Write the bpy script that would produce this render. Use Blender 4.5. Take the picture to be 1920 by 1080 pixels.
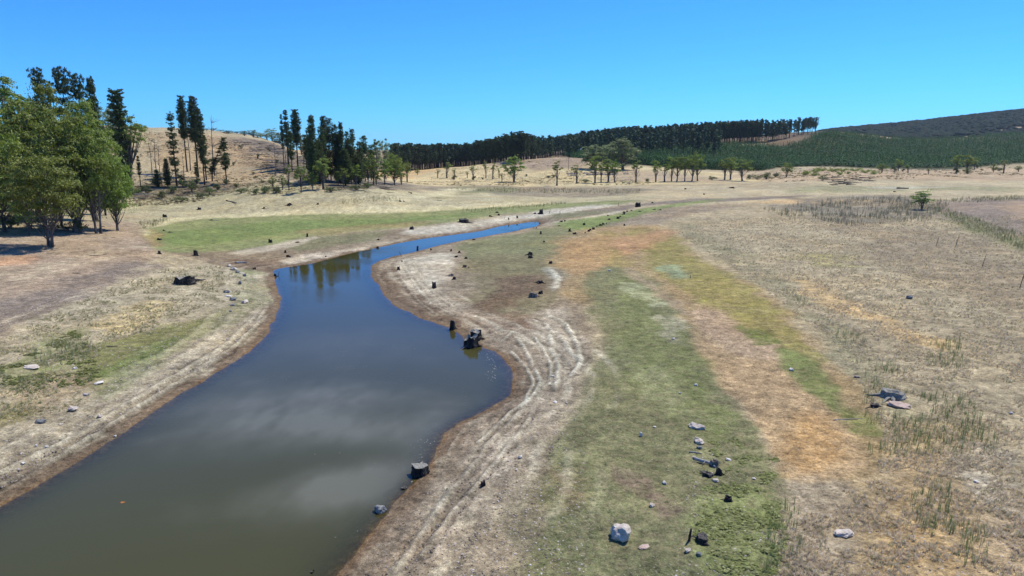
import bpy, bmesh, math, time
import numpy as np
from mathutils import Vector
T0 = time.time()
RNG = np.random.default_rng(7)
R = math.radians
for o in list(bpy.data.objects): bpy.data.objects.remove(o)
sc = bpy.context.scene
COL = sc.collection

# ------------------------------------------------------------------ camera
CAM_H = 20.0; PITCH = R(11.27); FPX = 1280.0
cd = bpy.data.cameras.new('camera'); cam = bpy.data.objects.new('camera', cd); COL.objects.link(cam)
cd.sensor_width = 36.0; cd.lens = 36.0*FPX/1920.0; cd.clip_start = 0.5; cd.clip_end = 20000
cam.location = (0, 0, CAM_H); cam.rotation_euler = (math.pi/2-PITCH, 0, 0)
sc.camera = cam

# ------------------------------------------------------------------ sky, sun, exposure
SUN_AZ = R(46); SUN_EL = R(58)          # azimuth clockwise from +Y
w = bpy.data.worlds.new("World"); sc.world = w; w.use_nodes = True
nt = w.node_tree; nt.nodes.clear()
out = nt.nodes.new('ShaderNodeOutputWorld'); bg = nt.nodes.new('ShaderNodeBackground')
sky = nt.nodes.new('ShaderNodeTexSky'); sky.sky_type = 'NISHITA'; sky.sun_disc = False
sky.sun_elevation = SUN_EL; sky.sun_rotation = SUN_AZ
sky.altitude = 0; sky.air_density = 1.0; sky.dust_density = 0.0; sky.ozone_density = 3.0
hs = nt.nodes.new('ShaderNodeHueSaturation'); hs.inputs['Saturation'].default_value = 1.0
gm = nt.nodes.new('ShaderNodeGamma'); gm.inputs[1].default_value = 1.12
bg.inputs[1].default_value = 0.112
nt.links.new(sky.outputs[0], hs.inputs['Color']); tn = nt.nodes.new('ShaderNodeMix'); tn.data_type = 'RGBA'; tn.blend_type = 'MULTIPLY'; tn.inputs[0].default_value = 1.0; tn.inputs[7].default_value = (.210, .665, 1.24, 1); nt.links.new(hs.outputs[0], tn.inputs[6]); nt.links.new(tn.outputs[2], gm.inputs[0]); nt.links.new(gm.outputs[0], bg.inputs[0]); nt.links.new(bg.outputs[0], out.inputs[0])
sl = bpy.data.lights.new('sun', 'SUN'); sun = bpy.data.objects.new('sun', sl); COL.objects.link(sun)
sl.energy = 5.0; sl.angle = R(0.5); sl.color = (1.0, 0.96, 0.89)
sd = Vector((math.sin(SUN_AZ)*math.cos(SUN_EL), math.cos(SUN_AZ)*math.cos(SUN_EL), math.sin(SUN_EL)))
sun.rotation_euler = sd.to_track_quat('Z', 'Y').to_euler()
sc.view_settings.view_transform = 'Standard'; sc.view_settings.look = 'None'
sc.view_settings.exposure = 0.1; sc.view_settings.gamma = 1.0; sc.view_settings.use_curve_mapping = False
sc.render.engine = 'CYCLES'
try:
    sc.cycles.transparent_max_bounces = 12; sc.cycles.max_bounces = 6
except Exception: pass

# ------------------------------------------------------------------ maths helpers
SP, CP = math.sin(PITCH), math.cos(PITCH)
def ray(u, v):
    u = np.asarray(u, float); v = np.asarray(v, float)
    return (u-960.0), (540.0-v)*SP + FPX*CP, (540.0-v)*CP - FPX*SP
def flat(u, v, z=0.0):
    dx, dy, dz = ray(u, v); t = (z-CAM_H)/dz
    return np.stack([dx*t, dy*t], -1)
def zv(Y, v):
    _, dy, dz = ray(0, v); return CAM_H + Y*dz/dy
def hash2(ix, iy, s):
    n = (ix.astype(np.int64)*374761393 + iy.astype(np.int64)*668265263 + s*1442695041) & 0xffffffff
    n = ((n ^ (n >> 13))*1274126177) & 0xffffffff
    n = (n ^ (n >> 16)) & 0xffffff
    return n/float(0xffffff)
def vnoise(x, y, s=0):
    ix = np.floor(x); iy = np.floor(y); fx = x-ix; fy = y-iy
    fx = fx*fx*(3-2*fx); fy = fy*fy*(3-2*fy)
    a = hash2(ix, iy, s); b = hash2(ix+1, iy, s); c = hash2(ix, iy+1, s); d = hash2(ix+1, iy+1, s)
    return (a*(1-fx)+b*fx)*(1-fy) + (c*(1-fx)+d*fx)*fy
def fbm(x, y, o=4, s=0):
    r = 0; a = 0.5; t = 0
    for i in range(o):
        r = r + a*vnoise(x*2**i+i*17.3, y*2**i-i*9.1, s+i); t += a; a *= .5
    return r/t*2-1
def sstep(x, a, b):
    t = np.clip((x-a)/(b-a), 0, 1); return t*t*(3-2*t)
def poly_sdf(P, poly):
    """signed distance, positive outside"""
    x = P[..., 0]; y = P[..., 1]
    d2 = np.full(x.shape, 1e18); ins = np.zeros(x.shape, bool)
    n = len(poly)
    for i in range(n):
        x0, y0 = poly[i]; x1, y1 = poly[(i+1) % n]
        ex, ey = x1-x0, y1-y0; L = ex*ex+ey*ey+1e-12
        t = np.clip(((x-x0)*ex+(y-y0)*ey)/L, 0, 1)
        qx = x-x0-t*ex; qy = y-y0-t*ey
        d2 = np.minimum(d2, qx*qx+qy*qy)
        if abs(ey) > 1e-9:
            c = ((y0 > y) != (y1 > y)) & (x < (y-y0)/ey*ex + x0)
            ins ^= c
    d = np.sqrt(d2); return np.where(ins, -d, d)
def line_dist(P, pts):
    x = P[..., 0]; y = P[..., 1]; d2 = np.full(x.shape, 1e18)
    for i in range(len(pts)-1):
        x0, y0 = pts[i]; x1, y1 = pts[i+1]; ex, ey = x1-x0, y1-y0; L = ex*ex+ey*ey+1e-12
        t = np.clip(((x-x0)*ex+(y-y0)*ey)/L, 0, 1)
        d2 = np.minimum(d2, (x-x0-t*ex)**2+(y-y0-t*ey)**2)
    return np.sqrt(d2)
def smooth_poly(pts, k=3):
    p = np.asarray(pts, float); n = len(p); outp = []
    for i in range(n):
        p0, p1, p2, p3 = p[i-1], p[i], p[(i+1) % n], p[(i+2) % n]
        for j in range(k):
            t = j/k
            outp.append(0.5*((2*p1)+(-p0+p2)*t+(2*p0-5*p1+4*p2-p3)*t*t+(-p0+3*p1-3*p2+p3)*t**3))
    return np.array(outp)

# ------------------------------------------------------------------ shoreline of the pool (water level is z = 0)
SHORE_PX = [(0,945),(60,912),(120,878),(200,829),(260,791),(320,752),(380,713),(430,684),(470,655),(503,622),(521,592),(528,566),(519,541),(517,524),(512,509),(523,503),(560,498),(600,490),(650,477),(700,466),(740,458),(780,450),(830,443),(870,438),(900,433),(940,424),(970,420),(1000,415),(1014,417),(1010,422),(990,428),(950,436),(910,443),(860,452),(820,461),(780,472),(742,480),(712,490),(699,500),(696,512),(705,530),(725,558),(755,582),(790,598),(830,612),(850,622),(875,640),(905,650),(935,668),(955,688),(962,710),(955,735),(935,755),(905,775),(870,793),(840,812),(815,840),(800,868),(780,905),(740,945),(715,975),(685,1010),(655,1045),(625,1080)]
shore = [tuple(p) for p in flat([a for a, b in SHORE_PX], [b for a, b in SHORE_PX])]
shore += [(-9.5, 21), (-13, 10), (-20, -8), (-34, -26), (-60, -40), (-90, -46), (-92, -22), (-66, -10), (-46, 4), (-34, 16)]
SHORE = smooth_poly(shore, 2)
SH_BB = (SHORE[:, 0].min()-90, SHORE[:, 0].max()+90, SHORE[:, 1].min()-90, SHORE[:, 1].max()+90)
def shore_sdf(x, y):
    x = np.asarray(x, float); y = np.asarray(y, float)
    d = np.full(x.shape, 90.0)
    m = (x > SH_BB[0]) & (x < SH_BB[1]) & (y > SH_BB[2]) & (y < SH_BB[3])
    if m.any():
        q = poly_sdf(np.stack([x[m], y[m]], -1), SHORE)
        q = q + (.22*fbm(x[m]/1.6, y[m]/1.6, 3, 201)+.5*fbm(x[m]/6, y[m]/6, 2, 202))*np.clip(1-np.abs(q)/6, 0, 1)
        d[m] = np.minimum(q, 90)
    return d

# ------------------------------------------------------------------ terrain: rows of height against bearing, one per depth
CU = np.array([-2400,-600,0,200,300,400,500,600,700,780,860,950,1050,1150,1300,1450,1550,1700,1920,2500,4300], float)
ROWS = [
 (30, 'z', [2,1.6,1.2,.9,.8,.8,.8,.8,.8,.7,.7,.7,.7,.8,.9,1.1,1.2,1.3,1.5,2,3]),
 (60, 'z', [4,2.4,1.6,1.3,1.2,1.0,.8,.7,.7,.6,.6,.7,.8,.8,.8,.9,1.1,1.2,1.4,2,3]),
 (90, 'z', [7,4.0,2.6,1.9,1.6,1.2,.8,.7,.6,.6,.6,.7,.9,.9,.9,1.0,1.2,1.3,1.5,2,3]),
 (120,'z', [11,7,4.2,3.0,2.0,1.3,.9,.7,.6,.6,.6,.8,.9,.9,1.0,1.2,1.4,1.6,1.9,2.5,4]),
 (155,'z', [16,10,6.0,3.2,2.0,1.4,1.1,.9,.8,.7,.7,.8,.9,1.0,1.2,1.4,1.6,1.9,2.3,3,5]),
 (200,'v', [360,368,388,400,402,403,404,405,406,406,406,406,405,405,403,402,401,400,398,395,385]),
 (240,'v', [320,332,352,374,376,372,358,358,364,378,385,387,387,386,384,382,381,380,380,378,370]),
 (300,'v', [268,275,285,308,322,330,322,326,344,358,366,366,365,364,362,361,361,361,362,360,350]),
 (360,'v', [236,238,238,242,247,262,284,306,332,346,351,350,350,348,346,346,345,347,349,346,338]),
 (420,'v', [232,232,232,235,237,245,262,308,334,341,341,340,340,338,335,335,331,337,340,338,330]),
 (500,'v', [238,236,235,238,240,246,260,304,328,331,325,318,314,319,326,328,320,327,330,329,322]),
 (600,'v', [250,245,242,246,250,258,272,306,323,327,314,302,293,303,318,323,319,319,322,321,314]),
 (700,'v', [265,258,255,258,262,270,284,308,320,320,314,306,297,300,305,311,310,312,314,312,305]),
 (800,'v', [270,268,266,268,272,280,292,310,318,317,312,306,297,291,288,290,292,300,303,302,295]),
 (900,'v', [275,274,272,275,280,286,296,310,316,315,311,304,293,285,276,272,272,288,291,290,285]),
 (1000,'v',[278,276,276,280,284,290,298,308,312,312,309,302,290,281,270,262,256,276,279,278,272]),
 (1120,'v',[280,278,280,284,288,292,298,304,308,308,306,300,288,277,266,255,248,266,267,266,260]),
 (1260,'v',[280,280,282,286,290,293,296,300,302,302,301,297,286,274,262,250,244.5,261,252,251,248]),
 (1500,'v',[282,282,283,286,288,290,292,295,296,296,296,294,288,280,270,262,256,268,261,256,252]),
 (1900,'v',[278,278,279,281,282,283,284,286,287,287,287,287,286,283,277,270,258,256,246,240,240]),
 (2600,'v',[276,276,277,278,279,280,281,282,283,283,283,283,282,281,275,262,243,229,203,190,220]),
 (3600,'v',[278,278,278,279,280,281,282,283,283,283,283,283,283,282,280,272,262,250,232,225,240]),
 (6000,'v',[281]*21),
 (15000,'v',[283.5]*21),
]
_ly = np.log(np.array([r[0] for r in ROWS], float))
_zz = np.array([r[2] if r[1] == 'z' else [float(zv(r[0], q)) for q in r[2]] for r in ROWS], float)
# store as apparent slope so that interpolation stays gentle
_ss = (_zz-CAM_H)/np.exp(_ly)[:, None]
NU, NL = 420, 420
_gu = np.linspace(CU[0], CU[-1], NU); _gl = np.linspace(_ly[0], _ly[-1], NL)
_G = np.array([np.interp(_gu, CU, row) for row in _zz])
_gY = np.exp(_gl); _G = np.array([(np.interp(_gY, np.exp(_ly), _G[:, j])-CAM_H)/_gY for j in range(NU)]).T
def blur(a, r, ax):
    k = np.exp(-np.linspace(-2, 2, 2*r+1)**2); k /= k.sum()
    pad = [(0, 0), (0, 0)]; pad[ax] = (r, r); b = np.pad(a, pad, mode='edge'); o = 0
    for i in range(2*r+1):
        o = o + k[i]*(b[i:i+a.shape[0], :] if ax == 0 else b[:, i:i+a.shape[1]])
    return o
_G = blur(blur(_G, 4, 0), 3, 1)
def zgrid(x, y):
    Y = np.maximum(y, 30.0); u = 960 + x/Y*1300.0; l = np.log(Y)
    fu = np.clip((u-_gu[0])/(_gu[1]-_gu[0]), 0, NU-1.001); fl = np.clip((l-_gl[0])/(_gl[1]-_gl[0]), 0, NL-1.001)
    iu = fu.astype(int); il = fl.astype(int); fu = fu-iu; fl = fl-il
    s = (_G[il, iu]*(1-fu)+_G[il, iu+1]*fu)*(1-fl) + (_G[il+1, iu]*(1-fu)+_G[il+1, iu+1]*fu)*fl
    return CAM_H + s*Y
def height(x, y, fine=False, sd_=None):
    x = np.asarray(x, float); y = np.asarray(y, float)
    d = shore_sdf(x, y) if sd_ is None else sd_
    r = np.hypot(x, y)
    z = zgrid(x, y)
    amp = np.clip((z-2.0)/14.0, 0, 1)*np.clip(r/250, 0, 1)
    z = z + amp*2.2*fbm(x/38, y/38, 4, 5)*np.clip(1.6-r/1500, .2, 1)
    z = z + 0.28*fbm(x/11, y/11, 3, 9)*np.clip(d/14, 0, 1)
    land = z*(1-np.exp(-np.maximum(d, 0)/9.0)) + 0.05*np.maximum(d, 0)/(1+np.maximum(d, 0))
    land = land + 0.045*np.clip(1-np.abs(d-5)/4.5, 0, 1)*np.sin(d*3.6+fbm(x/4, y/4, 2, 3)*2.0)*(fbm(x/7, y/7, 2, 4)+.4)
    bed = -0.14*np.minimum(-d, 12) - 0.02*np.maximum(-d, 0)
    z = np.where(d > 0, np.maximum(land, np.minimum(.05*d, .06)), bed)
    if fine:
        near = np.clip(1.4-r/120, 0, 1)*np.clip((d-0.3)/1.5, 0, 1)
        z = z + near*np.clip((z-.02)/.15, 0, 1)*(0.07*fbm(x/0.9, y/0.9, 3, 21) + 0.05*fbm(x/0.28, y/0.28, 2, 31))
    return z
_T = np.concatenate([np.geomspace(15, 6000, 900)])
def cast(u, v):
    dx, dy, dz = ray(u, v); L = math.sqrt(dx*dx+dy*dy+dz*dz); dx, dy, dz = dx/L, dy/L, dz/L
    x = dx*_T; y = dy*_T; z = CAM_H+dz*_T
    h = zgrid(x, y) if v < 400 else height(x, y)
    if v < 400: h = height(x, y)
    b = np.nonzero(z < h)[0]
    if len(b) == 0: return None
    i = b[0]
    if i == 0: t = _T[0]
    else:
        a0 = z[i-1]-h[i-1]; a1 = z[i]-h[i]; t = _T[i-1]+(_T[i]-_T[i-1])*a0/(a0-a1)
    X, Yy = dx*t, dy*t
    return Vector((X, Yy, float(height(np.array([X]), np.array([Yy]), True)[0])+(.03 if Yy < 120 else 0)))
def castpoly(pts): 
    o = []
    for u, v in pts:
        p = cast(u, v)
        if p is None:
            q = flat(u, max(v, 292)); p = Vector((q[0], q[1], 0))
        o.append((p.x, p.y))
    return o

# ------------------------------------------------------------------ mesh + object helpers
def mesh_np(name, verts, faces, mats=(), fmat=None, smooth=False, attrs=None):
    """faces: list of int arrays (k,n) with n = 3 or 4"""
    me = bpy.data.meshes.new(name); verts = np.asarray(verts, np.float32)
    me.vertices.add(len(verts)); me.vertices.foreach_set('co', verts.ravel())
    li = []; ls = []; c = 0
    for f in faces:
        f = np.asarray(f, np.int32)
        if len(f) == 0: continue
        li.append(f.ravel()); ls.append(c+np.arange(len(f), dtype=np.int32)*f.shape[1]); c += f.size
    li = np.concatenate(li); ls = np.concatenate(ls)
    me.loops.add(len(li)); me.loops.foreach_set('vertex_index', li)
    me.polygons.add(len(ls)); me.polygons.foreach_set('loop_start', ls)
    for m in mats: me.materials.append(m)
    if fmat is not None: me.polygons.foreach_set('material_index', np.asarray(fmat, np.int32))
    me.polygons.foreach_set('use_smooth', np.full(len(ls), smooth))
    if attrs:
        for k, a in attrs.items():
            a = np.asarray(a, np.float32)
            if a.ndim == 1:
                t = me.attributes.new(k, 'FLOAT', 'POINT'); t.data.foreach_set('value', a)
            else:
                if a.shape[1] == 3: a = np.concatenate([a, np.ones((len(a), 1), np.float32)], 1)
                t = me.attributes.new(k, 'FLOAT_COLOR', 'POINT'); t.data.foreach_set('color', a.ravel())
    me.update(); me.validate(); return me
def obj(name, me, parent=None):
    o = bpy.data.objects.new(name, me); COL.objects.link(o)
    if parent is not None: o.parent = parent
    return o
def tag(o, label, cat, group=None, kind=None):
    if label: o['label'] = label
    if cat: o['category'] = cat
    if group: o['group'] = group
    if kind: o['kind'] = kind
    return o
class MB:
    def __init__(s): s.v = []; s.q = []; s.t = []; s.n = 0; s.c = []
    def add(s, v, q=None, t=None, c=1.0):
        v = np.asarray(v, float); s.v.append(v)
        if q is not None and len(q): s.q.append(np.asarray(q)+s.n)
        if t is not None and len(t): s.t.append(np.asarray(t)+s.n)
        c = np.asarray(c, float)
        s.c.append(np.full(len(v), float(c)) if c.ndim == 0 else c); s.n += len(v)
    def mesh(s, name, mat, smooth=False):
        f = []
        if s.q: f.append(np.concatenate(s.q))
        if s.t: f.append(np.concatenate(s.t))
        return mesh_np(name, np.concatenate(s.v), f, [mat], None, smooth, {'tint': np.concatenate(s.c)})
def tube(mb, pts, rad, n=6, c=1.0, cap=True, wob=0.0, rng=None):
    pts = np.asarray(pts, float); rad = np.asarray(rad, float); m = len(pts)
    T = np.gradient(pts, axis=0); T /= np.linalg.norm(T, axis=1)[:, None]+1e-9
    up = np.array([0.0, 0, 1]) if abs(T[0, 2]) < .9 else np.array([1.0, 0, 0])
    A = np.cross(T, up); A /= np.linalg.norm(A, axis=1)[:, None]+1e-9; B = np.cross(T, A)
    th = np.arange(n)/n*2*math.pi
    rr = rad[:, None]*np.ones((m, n))
    if wob and rng is not None: rr = rr*(1+wob*rng.standard_normal((m, n)))
    V = pts[:, None, :] + rr[..., None]*(np.cos(th)[None, :, None]*A[:, None, :]+np.sin(th)[None, :, None]*B[:, None, :])
    i = np.arange(m-1)[:, None]; j = np.arange(n)[None, :]
    a = i*n+j; b = i*n+(j+1) % n
    Q = np.stack([a, b, b+n, a+n], -1).reshape(-1, 4)
    V = V.reshape(-1, 3); t = None
    if cap:
        V = np.concatenate([V, pts[:1], pts[-1:]]); jj = np.arange(n)
        t = np.concatenate([np.stack([(jj+1) % n, jj, np.full(n, m*n)], -1), np.stack([(m-1)*n+jj, (m-1)*n+(jj+1) % n, np.full(n, m*n+1)], -1)])
    mb.add(V, Q, t, c)
def bez(a, b, c, k):
    t = np.linspace(0, 1, k)[:, None]; return (1-t)**2*np.asarray(a)+2*t*(1-t)*np.asarray(b)+t*t*np.asarray(c)

# ------------------------------------------------------------------ materials
def nodes(name):
    m = bpy.data.materials.new(name); m.use_nodes = True; n = m.node_tree; n.nodes.clear()
    o = n.nodes.new('ShaderNodeOutputMaterial'); return m, n, o
def N(n, t, **k):
    x = n.nodes.new(t)
    for a, b in k.items(): setattr(x, a, b)
    return x
def ramp(n, inp, pts):
    r = N(n, 'ShaderNodeValToRGB'); n.links.new(inp, r.inputs[0]); e = r.color_ramp.elements
    while len(e) > 1: e.remove(e[-1])
    e[0].position = pts[0][0]; c = pts[0][1]; e[0].color = (c, c, c, 1) if not hasattr(c, '__len__') else (*c, 1)
    for p, c in pts[1:]:
        x = e.new(p); x.color = (c, c, c, 1) if not hasattr(c, '__len__') else (*c, 1)
    return r.outputs[0]
def noise(n, vec, scale, det=3, rough=.55):
    x = N(n, 'ShaderNodeTexNoise'); x.inputs['Scale'].default_value = scale; x.inputs['Detail'].default_value = det; x.inputs['Roughness'].default_value = rough
    n.links.new(vec, x.inputs['Vector']); return x.outputs['Fac']
def mixc(n, typ, f, a, b):
    x = N(n, 'ShaderNodeMix', data_type='RGBA', blend_type=typ)
    for s, v in ((0, f), (6, a), (7, b)):
        if hasattr(v, 'is_linked') or hasattr(v, 'links'): n.links.new(v, x.inputs[s])
        elif s == 0: x.inputs[0].default_value = v
        else: x.inputs[s].default_value = (*v, 1)
    return x.outputs[2]
def mth(n, op, a, b=None):
    x = N(n, 'ShaderNodeMath', operation=op)
    for i, v in enumerate((a, b)):
        if v is None: continue
        if isinstance(v, (int, float)): x.inputs[i].default_value = v
        else: n.links.new(v, x.inputs[i])
    return x.outputs[0]
def leaf_mat(name, col, col2=None, trans=.35, tcol=None, rough=.6, spec=.25):
    m, n, o = nodes(name); at = N(n, 'ShaderNodeAttribute', attribute_name='tint')
    g = N(n, 'ShaderNodeNewGeometry'); oi = N(n, 'ShaderNodeObjectInfo')
    nz = noise(n, g.outputs['Position'], .55, 2)
    c = mixc(n, 'MIX', ramp(n, nz, [(.35, 0.), (.65, 1.)]), col, col2 or tuple(x*1.3 for x in col))
    hsv = N(n, 'ShaderNodeHueSaturation'); n.links.new(c, hsv.inputs['Color'])
    n.links.new(mth(n, 'ADD', mth(n, 'MULTIPLY', oi.outputs['Random'], .045), .4775), hsv.inputs['Hue'])
    n.links.new(mth(n, 'MULTIPLY', mth(n, 'ADD', mth(n, 'MULTIPLY', oi.outputs['Random'], .35), .82), at.outputs['Fac']), hsv.inputs['Value'])
    p = N(n, 'ShaderNodeBsdfPrincipled'); p.inputs['Roughness'].default_value = rough
    p.inputs['Specular IOR Level'].default_value = spec
    n.links.new(hsv.outputs[0], p.inputs['Base Color'])
    t = N(n, 'ShaderNodeBsdfTranslucent'); tc = mixc(n, 'MULTIPLY', 1.0, hsv.outputs[0], tcol or (1.5, 1.6, .7)); n.links.new(tc, t.inputs[0])
    x = N(n, 'ShaderNodeMixShader'); x.inputs[0].default_value = trans
    n.links.new(p.outputs[0], x.inputs[1]); n.links.new(t.outputs[0], x.inputs[2]); n.links.new(x.outputs[0], o.inputs[0]); return m
def wood_mat(name, a, b, scale=3.0, bump=.6, stretch=True):
    m, n, o = nodes(name); tc = N(n, 'ShaderNodeTexCoord'); mp = N(n, 'ShaderNodeMapping')
    mp.inputs['Scale'].default_value = (1, 1, .25 if stretch else 1); n.links.new(tc.outputs['Object'], mp.inputs[0])
    nz = noise(n, mp.outputs[0], scale, 5, .65)
    c = mixc(n, 'MIX', ramp(n, nz, [(.35, 0.), (.68, 1.)]), a, b)
    at = N(n, 'ShaderNodeAttribute', attribute_name='tint'); c = mixc(n, 'MULTIPLY', 1.0, c, at.outputs['Color'])
    p = N(n, 'ShaderNodeBsdfPrincipled'); p.inputs['Roughness'].default_value = .95; p.inputs['Specular IOR Level'].default_value = .15; n.links.new(c, p.inputs['Base Color'])
    bp = N(n, 'ShaderNodeBump'); bp.inputs['Strength'].default_value = bump; bp.inputs['Distance'].default_value = .05
    n.links.new(noise(n, mp.outputs[0], scale*2.5, 5, .7), bp.inputs['Height']); n.links.new(bp.outputs[0], p.inputs['Normal'])
    n.links.new(p.outputs[0], o.inputs[0]); return m
def vcol_mat(name, trans=.3, tcol=(1.3, 1.3, .8)):
    """small plants that carry their own colour per plant"""
    m, n, o = nodes(name); at = N(n, 'ShaderNodeAttribute', attribute_name='Col')
    d = N(n, 'ShaderNodeBsdfDiffuse'); n.links.new(at.outputs['Color'], d.inputs[0])
    t = N(n, 'ShaderNodeBsdfTranslucent'); n.links.new(mixc(n, 'MULTIPLY', 1.0, at.outputs['Color'], tcol), t.inputs[0])
    x = N(n, 'ShaderNodeMixShader'); x.inputs[0].default_value = trans
    n.links.new(d.outputs[0], x.inputs[1]); n.links.new(t.outputs[0], x.inputs[2]); n.links.new(x.outputs[0], o.inputs[0]); return m
M = {}
M['gum'] = leaf_mat('gum_leaves', (.155, .200, .040), (.230, .275, .065), .24)
M['gum_bright'] = leaf_mat('gum_leaves_bright', (.180, .230, .045), (.255, .300, .070), .25)
M['gum_grey'] = leaf_mat('gum_leaves_grey', (.190, .220, .105), (.245, .275, .130), .25, (1.2, 1.3, .8))
M['pine'] = leaf_mat('pine_needles', (.058, .082, .030), (.095, .125, .048), .18, (1.2, 1.3, .7), .7, .15)
M['forest'] = leaf_mat('forest_needles', (.050, .076, .038), (.080, .108, .050), .12, (1.2, 1.3, .7), .7, .15)
M['young'] = leaf_mat('young_pine_needles', (.024, .075, .018), (.040, .105, .027), .2, (1.2, 1.4, .7), .7, .15)
M['shrub'] = leaf_mat('shrub_leaves', (.09, .115, .045), (.12, .14, .055), .28)
M['bark'] = wood_mat('gum_bark', (.045, .038, .032), (.24, .21, .18), 2.5)
M['dark_bark'] = wood_mat('pine_bark', (.03, .024, .02), (.075, .06, .05), 3)
M['pale_wood'] = wood_mat('weathered_wood', (.22, .20, .18), (.46, .43, .39), 4)
M['grey_wood'] = wood_mat('grey_wood', (.095, .078, .060), (.27, .235, .19), 4)
M['char'] = wood_mat('blackened_wood', (.010, .009, .008), (.065, .056, .048), 4, 1.0)
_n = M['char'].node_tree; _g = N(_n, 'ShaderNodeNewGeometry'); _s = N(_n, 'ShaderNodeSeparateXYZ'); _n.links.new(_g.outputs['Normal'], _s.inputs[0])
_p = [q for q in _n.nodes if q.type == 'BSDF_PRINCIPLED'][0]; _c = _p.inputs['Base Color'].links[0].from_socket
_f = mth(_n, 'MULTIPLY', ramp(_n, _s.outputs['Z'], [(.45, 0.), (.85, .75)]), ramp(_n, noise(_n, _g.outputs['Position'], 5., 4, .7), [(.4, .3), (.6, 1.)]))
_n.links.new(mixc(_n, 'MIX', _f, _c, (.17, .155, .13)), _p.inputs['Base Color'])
M['stumptop'] = wood_mat('weathered_cut_top', (.16, .15, .12), (.36, .34, .28), 6, .8, False)
M['rock_pale'] = wood_mat('pale_rock', (.40, .34, .26), (.66, .57, .46), 3, .9, False)
M['rock_pink'] = wood_mat('pinkish_rock', (.40, .29, .22), (.60, .46, .36), 3, .9, False)
M['rock_grey'] = wood_mat('grey_rock', (.13, .13, .12), (.30, .30, .27), 3, .9, False)
M['rock_white'] = wood_mat('white_rock', (.50, .45, .37), (.76, .70, .60), 3, .5, False)
M['plants'] = vcol_mat('small_plants')
M['plants_dry'] = vcol_mat('dry_plants', .35, (1.1, 1.05, .9))
M['stones'] = vcol_mat('loose_stones', 0.0)

# ------------------------------------------------------------------ ground cover map (what the ground is made of, laid out in world metres)
def lin(c):
    c = np.asarray(c, float)/255.0
    return np.where(c <= .04045, c/12.92, ((c+.055)/1.055)**2.4)
EXPO = 1.28     # sunlit display value of albedo 1
def alb(c): return lin(c)/EXPO
def paint(P, r, Cc, pts, col, soft=6, amt=1.0, nz=.5, ns=1.0, seed=0, mask=None, line=None):
    """soften a cover polygon (pixels cast to the ground) into the colour map; line = stroke width in metres"""
    if line is None and len(pts) > 3: W = castpoly(pts); W = [tuple(q_) for q_ in smooth_poly(W, 3)]
    else: W = castpoly(pts)
    x0 = min(a for a, b in W); x1 = max(a for a, b in W); y0 = min(b for a, b in W); y1 = max(b for a, b in W)
    md = math.hypot((x0+x1)/2, (y0+y1)/2); pad = md*.25+5
    idx = np.nonzero((P[:, 0] > x0-pad) & (P[:, 0] < x1+pad) & (P[:, 1] > y0-pad) & (P[:, 1] < y1+pad))[0]
    if len(idx) == 0: return
    p = P[idx]; rr = r[idx]
    s = soft*rr/1280.0*(1+rr/140.0)
    wv = rr/60.0
    wl = max(1.5, soft*md/1280.0*7*(1+md/200.0)); am = wl*.22*(.5+nz)
    p = p+am*np.stack([fbm(p[:, 0]/wl, p[:, 1]/wl, 4, seed+11), fbm(p[:, 0]/wl, p[:, 1]/wl, 4, seed+13)], -1)*1.6
    d = (line_dist(p, W)-line) if line is not None else poly_sdf(p, W)
    nn = fbm(p[:, 0]/(2.2*ns*np.maximum(1, md/70)), p[:, 1]/(2.2*ns*np.maximum(1, md/70)), 4, seed+50)
    a = sstep(-(d + nn*s*2.6*nz), -s*1.5, s*1.3)*amt
    n2 = fbm(p[:, 0]/(.5*max(1, md/70)), p[:, 1]/(.5*max(1, md/70)), 3, seed+90)
    a = np.clip(a*(1+nz*.9*n2), 0, 1)
    Cc[idx] = Cc[idx]*(1-a[:, None]) + alb(col)*a[:, None]
    if mask is not None:
        ch, val = mask; MASK[idx, ch] = MASK[idx, ch]*(1-a)+val*a

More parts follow.
